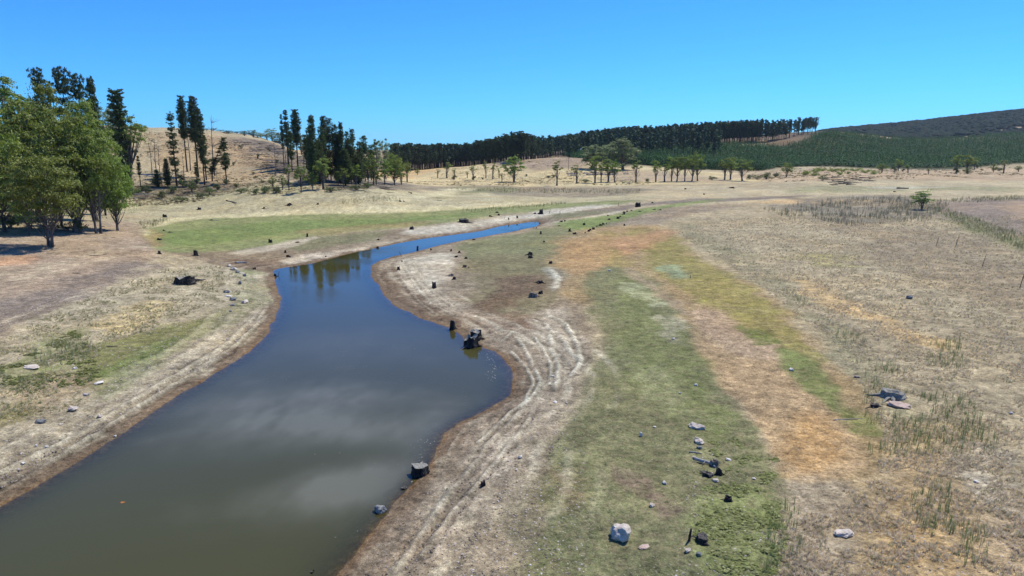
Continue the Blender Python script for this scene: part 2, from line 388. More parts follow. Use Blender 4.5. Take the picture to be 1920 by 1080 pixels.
STRAW, EARTH, CLAY = (196, 172, 132), (150, 132, 114), (188, 172, 152)
PAINT = [
 # --- far country
 dict(pts=[(-400,215),(190,215),(300,228),(420,240),(560,285),(640,320),(560,350),(400,370),(200,400),(-400,420)], col=(206,170,124), soft=7, mask=(1,1)),
 dict(pts=[(430,262),(560,290),(640,325),(600,338),(520,322),(430,300)], col=(112,98,90), soft=6, amt=.9, nz=.8, ns=2),
 dict(pts=[(300,250),(420,262),(520,300),(500,345),(420,350),(330,330)], col=(190,158,122), soft=8, amt=.6, nz=.9),
 dict(pts=[(230,360),(330,352),(440,352),(560,352),(560,372),(420,380),(230,400)], col=(178,165,130), soft=5, amt=.9, nz=.7),
 dict(pts=[(215,350),(300,345),(420,345),(400,362),(230,372)], col=(92,78,68), soft=5, amt=.8, nz=.8),
 dict(pts=[(600,345),(700,338),(780,345),(745,362),(640,365)], col=(112,100,92), soft=5, amt=.85, nz=.7),
 dict(pts=[(740,338),(800,322),(900,308),(1000,294),(1090,292),(1130,306),(1220,312),(1320,322),(1440,326),(1440,336),(1200,345),(1000,348),(800,346)], col=(206,184,142), soft=5, mask=(1,1)),
 dict(pts=[(985,297),(1040,289),(1095,294),(1125,308),(1080,312),(1000,306)], col=(158,136,116), soft=5, nz=.5),
 dict(pts=[(1140,318),(1240,322),(1320,330),(1340,342),(1160,340)], col=(172,150,126), soft=5, amt=.8),
 dict(pts=[(1455,276),(1548,251),(1562,250),(1520,264),(1475,280)], col=(196,166,136), soft=3, nz=.3),
 dict(pts=[(1400,322),(1560,318),(1700,318),(1920,314),(2100,314),(2100,335),(1700,336),(1450,340)], col=(184,158,130), soft=5, nz=.6),
 dict(pts=[(1060,291),(1150,286),(1290,272),(1460,278),(1550,246),(1700,262),(1800,262),(1920,252),(2400,248),(2400,308),(1920,306),(1740,317),(1560,312),(1420,323),(1320,320),(1200,309),(1110,304)], col=(62,72,46), soft=3, nz=.3),
 dict(pts=[(730,322),(860,313),(1000,300),(1200,282),(1310,272),(1420,272),(1530,247),(1530,238),(1300,255),(730,290)], col=(112,92,72), soft=4, nz=.4),
 dict(pts=[(1565,250),(1700,262),(1800,262),(1920,252),(2500,240),(2500,180),(1920,198),(1800,215),(1700,226),(1560,236)], col=(58,66,48), soft=4, nz=.4),
 dict(pts=[(1640,256),(1670,256),(1668,260),(1645,260)], col=(190,160,135), soft=3, nz=.4),
 dict(pts=[(1775,258),(1830,253),(1900,240),(1910,246),(1850,258),(1790,262)], col=(186,158,134), soft=4, nz=.6),
 # --- plains behind the pool
 dict(pts=[(440,372),(620,362),(760,358),(1000,358),(1250,362),(1250,372),(1000,384),(760,398),(560,403),(400,405),(300,416),(280,400)], col=(182,168,136), soft=5, nz=.5, mask=(1,.5)),
 dict(pts=[(740,352),(860,348),(1000,350),(1180,352),(1260,360),(1100,368),(960,368),(860,358)], col=(140,126,108), soft=5, amt=.85, nz=.6),
 dict(pts=[(850,350),(960,352),(960,360),(860,362),(820,372)], col=(128,128,92), soft=4, amt=.7, nz=.8),
 dict(pts=[(745,370),(830,356),(900,352),(880,357),(800,370),(740,378)], col=(212,196,160), soft=3, amt=.8, nz=.5),
 dict(pts=[(1250,352),(1500,345),(1700,340),(1920,340),(2200,342),(2200,368),(1800,366),(1500,374),(1260,382)], col=(186,168,138), soft=5, nz=.5, mask=(1,.6)),
 dict(pts=[(1500,352),(1650,348),(1920,352),(1920,358),(1700,358),(1500,362)], col=(150,146,112), soft=4, amt=.7, nz=.8),
 dict(pts=[(1640,352),(1760,350),(1840,347),(1840,349),(1700,355)], col=(205,198,190), soft=3, amt=.35, nz=.8),
 dict(pts=[(560,392),(760,388),(900,382),(1000,380),(1000,384),(860,392),(700,399),(500,404)], col=(208,192,156), soft=3, amt=.8, nz=.5),
 # --- right-hand field
 dict(pts=[(1500,372),(1700,366),(1760,385),(1720,410),(1560,418),(1480,400)], col=(128,118,104), soft=7, amt=.8, nz=.7),
 dict(pts=[(1740,395),(1800,375),(1920,370),(2300,368),(2300,440),(1920,440),(1800,420)], col=(136,120,110), soft=5, amt=.95, nz=.3),
 dict(pts=[(1880,382),(1920,378),(2000,376),(2000,425),(1920,415),(1890,402)], col=(172,146,122), soft=4, amt=.8, nz=.3),
 dict(pts=[(1740,392),(1800,425),(1920,470),(2100,540),(2100,500),(1920,450),(1830,420),(1780,400)], col=(128,128,84), soft=5, amt=.8, nz=.8, mask=(0,.8)),
 dict(pts=[(1560,420),(1760,430),(1920,480),(2200,560),(2200,640),(1920,600),(1700,500)], col=(144,126,106), soft=12, amt=.6, nz=.8, mask=(1,.8)),
 dict(pts=[(1500,480),(1600,480),(1600,500),(1520,500)], col=(170,160,100), soft=10, amt=.5, nz=.9),
 dict(pts=[(1260,440),(1330,470),(1430,540),(1560,660),(1700,800),(1740,800),(1600,640),(1480,540),(1360,460),(1290,420)], col=(138,134,104), soft=8, amt=.55, nz=.9, mask=(1,.7)),
 dict(pts=[(1490,525),(1560,545),(1630,580),(1720,620),(1800,650),(1780,660),(1640,610),(1540,570)], col=(205,172,126), soft=7, amt=.85, nz=.6),
 dict(pts=[(1700,900),(1760,820),(1800,900),(1800,1080),(1640,1080),(1660,960)], col=(190,158,118), soft=14, amt=.8, nz=.7, mask=(1,1)),
 dict(pts=[(1620,860),(1720,800),(1860,860),(1920,1080),(1500,1080)], col=(186,156,118), soft=20, amt=.5, nz=.7, mask=(1,1)),
 dict(pts=[(1860,1010),(1960,940),(2100,960),(2100,1200),(1880,1160)], col=(186,160,136), soft=18, amt=.35, nz=.5),
 dict(pts=[(1490,905),(1560,900),(1600,960),(1560,1080),(1470,1080),(1470,980)], col=(172,158,142), soft=12, amt=.7, nz=.8),
 dict(pts=[(1820,850),(1870,850),(1880,920),(1820,920)], col=(196,182,166), soft=12, amt=.6, nz=.9),
 # --- left bank
 dict(pts=[(-300,440),(0,445),(150,420),(230,415),(300,450),(290,480),(120,560),(-300,700)], col=(168,145,126), soft=6, nz=.4),
 dict(pts=[(-300,600),(0,560),(140,520),(260,490),(300,500),(160,560),(0,630),(-300,740)], col=(138,122,112), soft=8, amt=.9, nz=.5),
 dict(pts=[(-300,500),(0,482),(50,484),(20,498),(-300,520)], col=(196,150,118), soft=6, amt=.9, nz=.4),
 dict(pts=[(20,520),(90,500),(200,480),(210,486),(110,512),(20,540)], col=(190,168,144), soft=4, amt=.7, nz=.8),
 dict(pts=[(-200,740),(0,640),(160,560),(320,500),(420,490),(470,520),(470,560),(330,610),(180,660),(0,800)], col=(178,162,136), soft=8, nz=.6, mask=(2,1)),
 dict(pts=[(-40,625),(0,608),(120,563),(230,518),(300,486),(380,478)], line=.35, col=(196,178,154), soft=3, amt=.7, nz=.8),
 dict(pts=[(-40,655),(0,640),(130,590),(250,530),(330,495)], line=.35, col=(196,178,154), soft=3, amt=.6, nz=.9),
 dict(pts=[(0,520),(90,497),(190,470),(260,462)], line=.5, col=(194,176,152), soft=3, amt=.6, nz=.9),
 dict(pts=[(180,600),(240,575),(320,565),(320,585),(240,620),(190,620)], col=(204,180,136), soft=6, amt=.8, nz=.8, mask=(1,1)),
 dict(pts=[(0,690),(60,640),(150,620),(170,650),(150,690),(60,715),(0,720)], col=(134,134,90), soft=9, amt=.7, nz=.9, mask=(0,.7)),
 dict(pts=[(300,395),(330,520),(380,545),(420,520),(400,545),(330,548)], col=(140,140,98), soft=5, amt=.0),
 dict(pts=[(160,660),(240,632),(320,610),(400,585),(470,555),(490,540),(500,565),(450,600),(380,640),(300,690),(220,735),(180,745)], col=(134,130,82), soft=7, nz=.4, mask=(0,1)),
 dict(pts=[(190,700),(260,660),(360,630),(330,655),(250,705),(200,735)], col=(112,126,66), soft=8, amt=.8, nz=.5, mask=(0,1)),
 dict(pts=[(455,505),(490,520),(500,560),(470,575),(450,545)], col=(140,142,92), soft=6, amt=.75, nz=.6, mask=(0,.8)),
 dict(pts=[(-60,800),(0,760),(60,750),(60,775),(0,800)], col=(150,136,84), soft=8, amt=.8, nz=.7, mask=(0,.6)),
 dict(pts=[(20,735),(130,700),(170,720),(90,770),(20,770)], col=(168,146,116), soft=9, amt=.7, nz=.8, mask=(2,.7)),
 # --- green bay and mud behind the pool
 dict(pts=[(268,440),(300,414),(400,403),(560,399),(760,392),(900,385),(1010,380),(1010,384),(900,393),(700,403),(420,408),(310,422),(285,445)], col=(206,190,150), soft=3, amt=.9, nz=.4),
 dict(pts=[(285,440),(310,422),(400,409),(560,404),(750,399),(900,391),(1040,382),(1180,375),(1180,380),(1060,390),(950,401),(880,413),(760,426),(640,437),(530,456),(440,473),(350,476),(300,468)], col=(140,143,94), soft=4, nz=.25, mask=(0,.8)),
 dict(pts=[(310,440),(400,425),(560,413),(760,409),(900,398),(880,404),(760,418),(600,428),(480,446),(380,462),(320,460)], col=(120,136,76), soft=5, amt=.85, nz=.3, mask=(0,1)),
 dict(pts=[(282,442),(296,430),(300,455),(290,462)], col=(170,140,96), soft=4, amt=.8, nz=.4),
 dict(pts=[(560,433),(700,421),(800,414),(800,419),(700,430),(600,442)], col=(160,138,98), soft=3, amt=.6, nz=.5),
 dict(pts=[(330,474),(440,470),(530,458),(640,440),(780,426),(900,412),(880,425),(780,445),(700,460),(620,474),(520,500),(420,500),(370,486)], col=(140,122,102), soft=4, nz=.3),
 dict(pts=[(540,458),(640,440),(720,436),(700,448),(620,462),(560,470)], col=(126,124,92), soft=5, amt=.8, nz=.4, mask=(0,.4)),
 dict(pts=[(430,474),(500,460),(580,444),(592,446),(520,468),(460,478)], col=(192,176,156), soft=3, amt=.85, nz=.4),
 dict(pts=[(430,486),(500,488),(620,484),(520,502),(505,512),(450,498)], col=(112,86,66), soft=4, amt=.95, nz=.3),
 dict(pts=[(525,491),(560,479),(640,470),(690,463),(690,466),(640,478),(580,492),(540,496)], col=(204,186,166), soft=3, nz=.25),
 dict(pts=[(680,462),(740,450),(800,442),(800,446),(720,460)], col=(190,172,150), soft=3, amt=.8, nz=.5),
 dict(pts=[(760,430),(860,418),(960,406),(1040,392),(1130,384),(1140,388),(1040,402),(1000,410),(900,427),(830,437),(770,441)], col=(198,186,170), soft=4, nz=.5),
 dict(pts=[(790,443),(900,430),(990,412),(1010,414),(900,436),(800,448)], col=(116,98,84), soft=2, amt=.8, nz=.3),
 dict(pts=[(1010,410),(1050,402),(1130,390),(1200,382),(1290,374),(1500,366),(1500,370),(1320,380),(1210,386),(1150,398),(1080,408),(1020,420)], col=(128,114,104), soft=3, nz=.4),
 dict(pts=[(1040,402),(1110,396),(1150,394),(1140,398),(1080,407),(1030,413)], col=(128,124,92), soft=3, amt=.8, nz=.6),
 dict(pts=[(1020,419),(1080,411),(1150,397),(1170,395),(1150,401),(1080,415),(1030,424)], col=(196,184,164), soft=2, amt=.7, nz=.3),
 # --- peninsula, right of the pool
 dict(pts=[(700,505),(745,480),(860,455),(960,436),(1060,418),(1150,408),(1250,388),(1400,384),(1300,400),(1200,430),(1060,450),(1060,520),(1110,620),(1060,760),(1000,960),(980,1200),(600,1200),(800,900),(960,700),(850,620),(720,560)], col=(152,134,114), soft=4, nz=.3),
 dict(pts=[(880,450),(980,436),(1060,420),(1150,404),(1250,386),(1230,394),(1150,418),(1060,446),(1040,500),(1000,520),(960,520),(900,500),(870,470)], col=(130,128,92), soft=5, nz=.4, mask=(0,.6)),
 dict(pts=[(1050,418),(1150,402),(1260,382),(1360,374),(1260,388),(1160,414),(1090,434)], col=(128,142,80), soft=4, amt=.85, nz=.4, mask=(0,.8)),
 dict(pts=[(900,480),(1040,480),(1040,540),(1000,590),(930,600),(890,560)], col=(128,118,90), soft=10, amt=.8, nz=.5, mask=(0,.5)),
 dict(pts=[(750,490),(800,478),(850,478),(840,520),(810,560),(840,590),(790,580),(755,545),(735,510)], col=(200,186,168), soft=5, amt=.95, nz=.35),
 dict(pts=[(820,500),(840,550),(900,580),(860,600),(810,580)], col=(178,160,140), soft=8, amt=.8, nz=.5),
 dict(pts=[(940,520),(1010,515),(1030,540),(960,570),(900,600),(870,590),(920,555)], col=(112,90,74), soft=8, amt=.9, nz=.5),
 dict(pts=[(860,590),(940,590),(1010,600),(1000,625),(920,640),(860,620)], col=(140,112,92), soft=8, amt=.8, nz=.6),
 dict(pts=[(1022,503),(1040,502),(1056,520),(1054,540),(1036,545),(1040,525)], col=(198,188,172), soft=4, amt=.9, nz=.4),
 dict(pts=[(1010,590),(1060,580),(1090,640),(1095,680),(1060,720),(1030,760),(1000,740),(1010,660)], col=(186,170,152), soft=7, amt=.75, nz=.5),
 dict(pts=[(960,640),(1000,640),(1010,700),(990,750),(960,770),(975,710)], col=(170,148,126), soft=5, amt=.7, nz=.5),
 dict(pts=[(1000,760),(960,850),(880,950),(800,1080),(740,1200),(700,1200),(760,1060),(850,930),(930,820),(970,770)], col=(184,164,146), soft=8, amt=.8, nz=.9),
 dict(pts=[(1000,880),(1080,760),(1120,800),(1100,1200),(900,1200)], col=(132,124,98), soft=16, amt=.6, nz=.7, mask=(0,.3)),
 # --- green and orange flats
 dict(pts=[(1045,450),(1120,428),(1200,422),(1262,432),(1300,470),(1370,515),(1450,570),(1540,650),(1600,720),(1640,800),(1660,880),(1540,915),(1470,900),(1440,820),(1370,720),(1280,600),(1200,570),(1090,570),(1050,520)], col=(166,140,104), soft=9),
 dict(pts=[(1180,430),(1260,440),(1300,475),(1400,530),(1500,620),(1540,680),(1480,670),(1400,620),(1300,560),(1240,520),(1200,470)], col=(150,138,78), soft=6, amt=.8, nz=.6, mask=(0,.6)),
 dict(pts=[(1120,440),(1150,440),(1200,520),(1280,600),(1340,700),(1310,700),(1220,600),(1130,520)], col=(156,138,80), soft=8, amt=.7, nz=.7, mask=(0,.5)),
 dict(pts=[(1150,450),(1250,430),(1262,445),(1210,460),(1180,480)], col=(184,140,104), soft=5, amt=.8, nz=.5),
 dict(pts=[(1060,455),(1150,440),(1150,470),(1120,520),(1060,500)], col=(180,142,100), soft=6, amt=.7, nz=.5),
 dict(pts=[(1100,520),(1150,500),(1230,530),(1290,620),(1340,710),(1400,790),(1440,860),(1480,940),(1400,1100),(1330,1200),(1000,1200),(1020,1000),(1040,860),(1080,760),(1110,690),(1130,640),(1110,580)], col=(130,126,92), soft=8, nz=.35, mask=(0,1)),
 dict(pts=[(1150,520),(1200,530),(1270,620),(1330,720),(1380,790),(1360,830),(1280,800),(1200,740),(1150,640),(1140,570)], col=(122,126,78), soft=12, amt=.75, nz=.7, mask=(0,1)),
 dict(pts=[(1150,870),(1220,900),(1270,960),(1240,960),(1160,900)], col=(142,120,104), soft=8, amt=.8, nz=.7),
 dict(pts=[(1040,880),(1110,930),(1080,960),(1030,920)], col=(136,108,88), soft=14, amt=.5, nz=.8),
 dict(pts=[(1200,690),(1240,690),(1290,740),(1320,800),(1260,780)], col=(160,156,120), soft=10, amt=.45, nz=1.1),
 dict(pts=[(1300,930),(1420,900),(1460,1000),(1400,1200),(1300,1200),(1310,1060)], col=(142,148,92), soft=14, amt=.6, nz=.9, mask=(0,1)),
 dict(pts=[(1165,535),(1210,538),(1240,570),(1210,570)], col=(188,186,150), soft=5, amt=.6, nz=1.),
 dict(pts=[(1230,595),(1260,598),(1290,640),(1260,640)], col=(188,176,152), soft=6, amt=.6, nz=.9),
 dict(pts=[(1290,585),(1340,585),(1400,610),(1460,650),(1460,680),(1400,680),(1330,650)], col=(178,150,124), soft=6, amt=.9, nz=.35, mask=(2,.4)),
 dict(pts=[(1300,620),(1400,670),(1470,680),(1540,760),(1600,830),(1620,880),(1540,905),(1470,895),(1440,830),(1380,740),(1320,660)], col=(182,152,118), soft=7, amt=.95, nz=.3, mask=(2,.3)),
 dict(pts=[(1500,770),(1570,800),(1600,860),(1500,880),(1470,850)], col=(192,152,106), soft=10, amt=.8, nz=.5),
 dict(pts=[(1180,500),(1240,540),(1290,580),(1280,590),(1220,545),(1175,510)], col=(176,152,126), soft=4, amt=.8, nz=.4),
 dict(pts=[(1230,498),(1270,500),(1290,520),(1250,522)], col=(150,158,124), soft=5, amt=.8, nz=.6),
 dict(pts=[(1465,655),(1510,665),(1560,720),(1580,770),(1540,750),(1480,700)], col=(124,132,76), soft=6, amt=.85, nz=.3, mask=(0,1)),
 dict(pts=[(1390,610),(1440,625),(1450,645),(1410,640)], col=(118,122,62), soft=5, amt=.8, nz=.8, mask=(0,1)),
 dict(pts=[(1580,770),(1640,780),(1650,820),(1600,810)], col=(124,126,70), soft=7, amt=.8, nz=.6, mask=(0,1)),
 dict(pts=[(1470,900),(1540,905),(1600,940),(1600,1080),(1460,1080)], col=(164,146,126), soft=14, amt=.6, nz=.8),
]
# pale silt ridges left behind as the water dropped (strokes), width in metres
RIDGES = [
 ([(757,497),(770,520),(785,545),(810,570),(850,590)], .35), ([(772,490),(790,520),(815,550),(850,575)], .30),
 ([(745,505),(760,535),(785,565),(820,590)], .3),
 ([(968,632),(985,655),(1003,690),(1012,715),(1005,735),(975,765)], .35), ([(1000,632),(1022,660),(1035,690),(1030,720)], .3),
 ([(1030,628),(1035,650),(1048,690),(1040,730)], .45), ([(1050,628),(1075,665),(1090,680),(1075,700)], .5), ([(1060,605),(1080,640),(1091,675),(1070,705)], .4),
 ([(1000,600),(1025,608),(1035,622)], .4), ([(1025,590),(1050,600),(1075,625)], .5), ([(940,640),(960,622),(975,625)], .3),
 ([(960,660),(990,690),(1000,720),(985,750),(940,790),(900,830)], .3), ([(985,765),(930,815),(880,880),(820,960),(740,1070)], .35),
 ([(1000,770),(960,830),(900,900),(850,960),(790,1040)], .3), ([(1032,505),(1046,520),(1042,540)], .8),
 ([(500,575),(470,620),(420,665),(340,715),(240,775),(120,850),(0,910)], .45), ([(480,590),(430,640),(350,690),(250,750),(120,830),(0,885)], .4),
 ([(500,590),(440,650),(350,705),(180,815),(0,925)], .3),
]

# ------------------------------------------------------------------ build ground mesh
radii = [2.0]
while radii[-1] < 26: radii.append(radii[-1]*1.06)
while radii[-1] < 15500:
    Y = radii[-1]; px = (1.15 if Y < 135 else 2.0)*Y*Y/(CAM_H*1280.0)*(1+ (CAM_H/Y)**2)
    radii.append(Y + min(px, max((.0115 if Y > 135 else .003)*Y, .07)))
radii = np.array(radii)
ang = np.concatenate([np.linspace(-R(44), R(44), 720), np.linspace(R(44), R(316), 70)[1:-1]])
na, nr = len(ang), len(radii)
RR, AA = np.meshgrid(radii, ang, indexing='ij')
X = (RR*np.sin(AA)).ravel(); Yg = (RR*np.cos(AA)).ravel(); P = np.stack([X, Yg], -1); rr = RR.ravel()
sdv = shore_sdf(X, Yg)
Z = height(X, Yg, True, sdv)
MASK = np.zeros((len(X), 3))
big = fbm(X/26, Yg/26, 4, 1); mid = fbm(X/5, Yg/5, 4, 2)
CC = np.repeat(alb((176, 158, 130))[None], len(X), 0)*(1+.16*big+.14*mid)[:, None]
MASK[:, 1] = .6
for k, q in enumerate(PAINT):
    paint(P, rr, CC, q['pts'], q['col'], q.get('soft', 6), q.get('amt', 1.0), q.get('nz', .5), q.get('ns', 1.0), k*7, q.get('mask'), q.get('line'))
# margins that follow the shoreline
nm = rr < 420
wob = fbm(X/6, Yg/6, 3, 77)*1.0
dd = sdv+wob*.8
def blend(mask, col, a):
    CC[mask] = CC[mask]*(1-a[mask, None]) + alb(col)*a[mask, None]
nearb = nm & (sdv < 25)
left = X < -12 + 0*X
fine_n = fbm(X/.8, Yg/.8, 3, 60)
wid = np.where((Yg > 64) & (Yg < 118) & (X > -22) & (X < -6), 3.0, 1.0)
blend(nearb, CLAY, sstep(-dd, -8.5, -5.5)*np.clip(.55+.55*fine_n, 0, 1)*np.where(Yg < 110, .8, .25))
blend(nearb, (138, 118, 102), sstep(-dd, -5.0, -2.2)*np.clip(.65+.6*mid, 0, 1)*np.where(X > -10, .85, .25))
widn = wid*(1+1.1*fbm(X/2.6, Yg/2.6, 3, 406)); blend(nearb, (116, 94, 76), sstep(-sdv, -widn*1.7, -widn*.8)*.88)
blend(nearb, (128, 92, 52), sstep(-sdv, -.50, -.15)*np.where(Yg < 105, .6, .3)*np.clip(.6+1.6*fbm(X/1.7, Yg/1.7, 3, 405), 0, 1))
blend(nearb & (sdv < .15), (104, 84, 46), sstep(-sdv, -.1, .2))
blend(nearb & (sdv < 0), (62, 66, 40), sstep(-sdv, .3, 1.6))
# terraces: faint contour steps parallel to the water on the right-hand shore and the left silt strip
tz = nm & (sdv > .9) & (sdv < 16) & (Yg < 135)
tx, ty, tdv = X[tz], Yg[tz], sdv[tz]
ph_ = tdv*2.9+1.6*fbm(tx/5, ty/5, 3, 401)+.7*fbm(tx/1.3, ty/1.3, 2, 402)
st_ = np.clip(np.sin(ph_)*1.6-.35, 0, 1)*np.clip(.45+1.3*fbm(tx/4, ty/4, 3, 403), 0, 1)*sstep(-tdv, -13, -7)*np.where(tx < -8, .5, 1)
CC[tz] = CC[tz]*(1-.55*st_[:, None])+alb((214, 200, 178))*.55*st_[:, None]
dk_ = np.clip(-np.sin(ph_+.9)*1.8-.9, 0, 1)*np.clip(.5+1.3*fbm(tx/3, ty/3, 3, 404), 0, 1)*sstep(-tdv, -13, -7)
CC[tz] *= (1-.38*dk_)[:, None]
Z[tz] += .05*st_-.03*dk_
for pts, wd in RIDGES:
    wd = wd*.52; W = castpoly(pts); RW = .85 if W[0][0] > -4 or W[-1][0] > -4 and W[0][1] < 60 else .5
    if W[0][0] < -8: RW = .3
    if len(pts) >= 5 and pts[-1][1] > 900: RW = .3
    idx = np.nonzero(nm & (sdv < 45))[0]; p = P[idx]
    wp = p + .16*np.stack([fbm(p[:, 0]/2, p[:, 1]/2, 2, 5), fbm(p[:, 0]/2, p[:, 1]/2, 2, 6)], -1)
    d = line_dist(wp, W); a = np.exp(-(d/wd)**2)
    a = a*np.clip(.75+.8*fbm(p[:, 0]/1.1, p[:, 1]/1.1, 3, 8), 0, 1)
    Z[idx] += a*.12 - np.exp(-((d-wd*2.2)/wd)**2)*.05
    CC[idx] = CC[idx]*(1-.85*a[:, None]) + alb((222, 210, 190))*.85*a[:, None] if False else CC[idx]*(1-(RW*a)[:, None]) + alb((222, 210, 190))*(RW*a)[:, None]
    dk = np.exp(-((d-wd*1.9)/(wd*.8))**2)*np.clip(.6+fbm(p[:, 0]/.8, p[:, 1]/.8, 2, 12), 0, 1); CC[idx] *= (1-.35*dk)[:, None]
hm = sstep(rr, 1330, 1480)*sstep(X/np.maximum(Yg, 1), .38, .44)*(Yg > 0); hm = hm*np.where(rr < 1750, np.clip(1.0+2.6*fbm(X/70, Yg/70, 3, 310), 0, 1), 1)
CC = CC*(1-hm[:, None])+alb((48, 58, 50))*hm[:, None]
BARE = [[(1630,259),(1645,255),(1662,255),(1672,259),(1655,262)],[(1772,261),(1790,255),(1815,251),(1830,252),(1810,259),(1785,263)],[(1825,255),(1850,246),(1880,243),(1885,247),(1855,255)],[(1888,243),(1905,237),(1918,240),(1900,246)],[(1600,250),(1615,246),(1622,249),(1608,253)]]
for k, q in enumerate(BARE): paint(P, rr, CC, q, (192, 164, 140), 3, 1., .4, 1., 900+k)
near_m = rr < 260; xq, yq = X[near_m], Yg[near_m]
CC[near_m] *= (1+.30*fbm(xq/1.1, yq/1.1, 4, 301)*1.2+.20*fbm(xq/3.7, yq/3.7, 3, 302)+.22*np.clip(1.2-rr[near_m]/110, 0, 1)*fbm(xq/.33, yq/.33, 2, 303))[:, None]
far_m = ~near_m; CC[far_m] *= (1+.30*fbm(X[far_m]/5, Yg[far_m]/5, 4, 304)+.18*fbm(X[far_m]/22, Yg[far_m]/22, 3, 305))[:, None]
tone = fbm(X/9, Yg/9, 4, 306)[:, None]
CC = CC*np.where(tone > 0, 1+tone*np.array([.10, .04, -.10]), 1-tone*np.array([-.06, 0, .05]))
CC = CC*np.array([.965, 1.0, .87])
CC = np.clip(CC, .01, .9)
Z = np.where((sdv > 0) & (rr < 420), np.maximum(Z, np.minimum(.07*sdv, .09)), Z)
i = np.arange(nr-1)[:, None]; j = np.arange(na)[None, :]
a_ = i*na+j; b_ = i*na+(j+1) % na
Q = np.stack([a_, b_, b_+na, a_+na], -1).reshape(-1, 4)
cen = np.array([[0, 0, float(height(np.array([0.]), np.array([0.]))[0])]])
V = np.concatenate([np.stack([X, Yg, Z], -1), cen]); jj = np.arange(na)
TRI = np.stack([jj, (jj+1) % na, np.full(na, len(V)-1)], -1)

gm_, n, o = nodes('dry_lake_ground')
geo = N(n, 'ShaderNodeNewGeometry'); pos = geo.outputs['Position']
at = N(n, 'ShaderNodeAttribute', attribute_name='Col'); mk = N(n, 'ShaderNodeAttribute', attribute_name='Mask')
sep = N(n, 'ShaderNodeSeparateColor'); n.links.new(mk.outputs['Color'], sep.inputs[0])
nA = noise(n, pos, .9, 5, .65); nB = noise(n, pos, 4.5, 5, .7); nC = noise(n, pos, 17, 3, .7); nD = noise(n, pos, .16, 4, .6)
c = mixc(n, 'MULTIPLY', 1.0, at.outputs['Color'], ramp(n, nA, [(.28, .70), (.5, 1.0), (.72, 1.28)]))
c = mixc(n, 'MULTIPLY', 1.0, c, ramp(n, nB, [(.30, .55), (.5, 1.02), (.70, 1.50)]))
c = mixc(n, 'MULTIPLY', 1.0, c, ramp(n, nC, [(.30, .60), (.5, 1.02), (.70, 1.48)]))
nE = noise(n, pos, 1.3, 9, .82); c = mixc(n, 'MULTIPLY', 1.0, c, ramp(n, nE, [(.36, .50), (.46, .90), (.54, 1.10), (.64, 1.58)]))
c = mixc(n, 'MULTIPLY', 1.0, c, ramp(n, nD, [(.3, .86), (.7, 1.14)]))
gr = mixc(n, 'MIX', mth(n, 'MULTIPLY', ramp(n, noise(n, pos, 2.6, 5, .7), [(.50, 0.), (.62, 1.)]), mth(n, 'MULTIPLY', sep.outputs[0], .55)), c, (.115, .135, .048))
st = mixc(n, 'MIX', mth(n, 'MULTIPLY', ramp(n, noise(n, pos, 1.7, 6, .75), [(.50, 0.), (.60, 1.)]), mth(n, 'MULTIPLY', sep.outputs[1], .45)), gr, (.40, .30, .17))
st = mixc(n, 'MIX', mth(n, 'MULTIPLY', ramp(n, noise(n, pos, 2.9, 6, .75), [(.56, 0.), (.64, 1.)]), mth(n, 'MULTIPLY', sep.outputs[1], .55)), st, (.10, .078, .055))
vo = N(n, 'ShaderNodeTexVoronoi'); vo.inputs['Scale'].default_value = 3.2; n.links.new(pos, vo.inputs['Vector'])
sp = mth(n, 'MULTIPLY', ramp(n, vo.outputs['Distance'], [(.12, 1.), (.2, 0.)]), ramp(n, noise(n, pos, 1.1, 3), [(.5, 0.), (.56, 1.)]))
c = mixc(n, 'MIX', mth(n, 'MULTIPLY', sp, mth(n, 'ADD', mth(n, 'MULTIPLY', sep.outputs[2], .75), .12)), st, (.50, .45, .38))
vo2 = N(n, 'ShaderNodeTexVoronoi'); vo2.inputs['Scale'].default_value = 1.9; n.links.new(pos, vo2.inputs['Vector'])
c = mixc(n, 'MIX', mth(n, 'MULTIPLY', ramp(n, vo2.outputs['Distance'], [(.08, 1.), (.16, 0.)]), .5), c, (.05, .038, .03))
p = N(n, 'ShaderNodeBsdfPrincipled'); p.inputs['Roughness'].default_value = .95; p.inputs['Specular IOR Level'].default_value = .12
n.links.new(c, p.inputs['Base Color'])
bp = N(n, 'ShaderNodeBump'); bp.inputs['Strength'].default_value = .8; bp.inputs['Distance'].default_value = .15
n.links.new(mth(n, 'ADD', mth(n, 'MULTIPLY', nB, 1.0), mth(n, 'MULTIPLY', nC, .5)), bp.inputs['Height']); n.links.new(bp.outputs[0], p.inputs['Normal']); n.links.new(p.outputs[0], o.inputs[0])
g = obj('ground', mesh_np('ground', V, [Q, TRI], [gm_], None, True, {'Col': np.concatenate([CC, CC[:1]]), 'Mask': np.concatenate([MASK, MASK[:1]])}))
tag(g, None, None, kind='structure')
print('ground', nr, na, time.time()-T0)

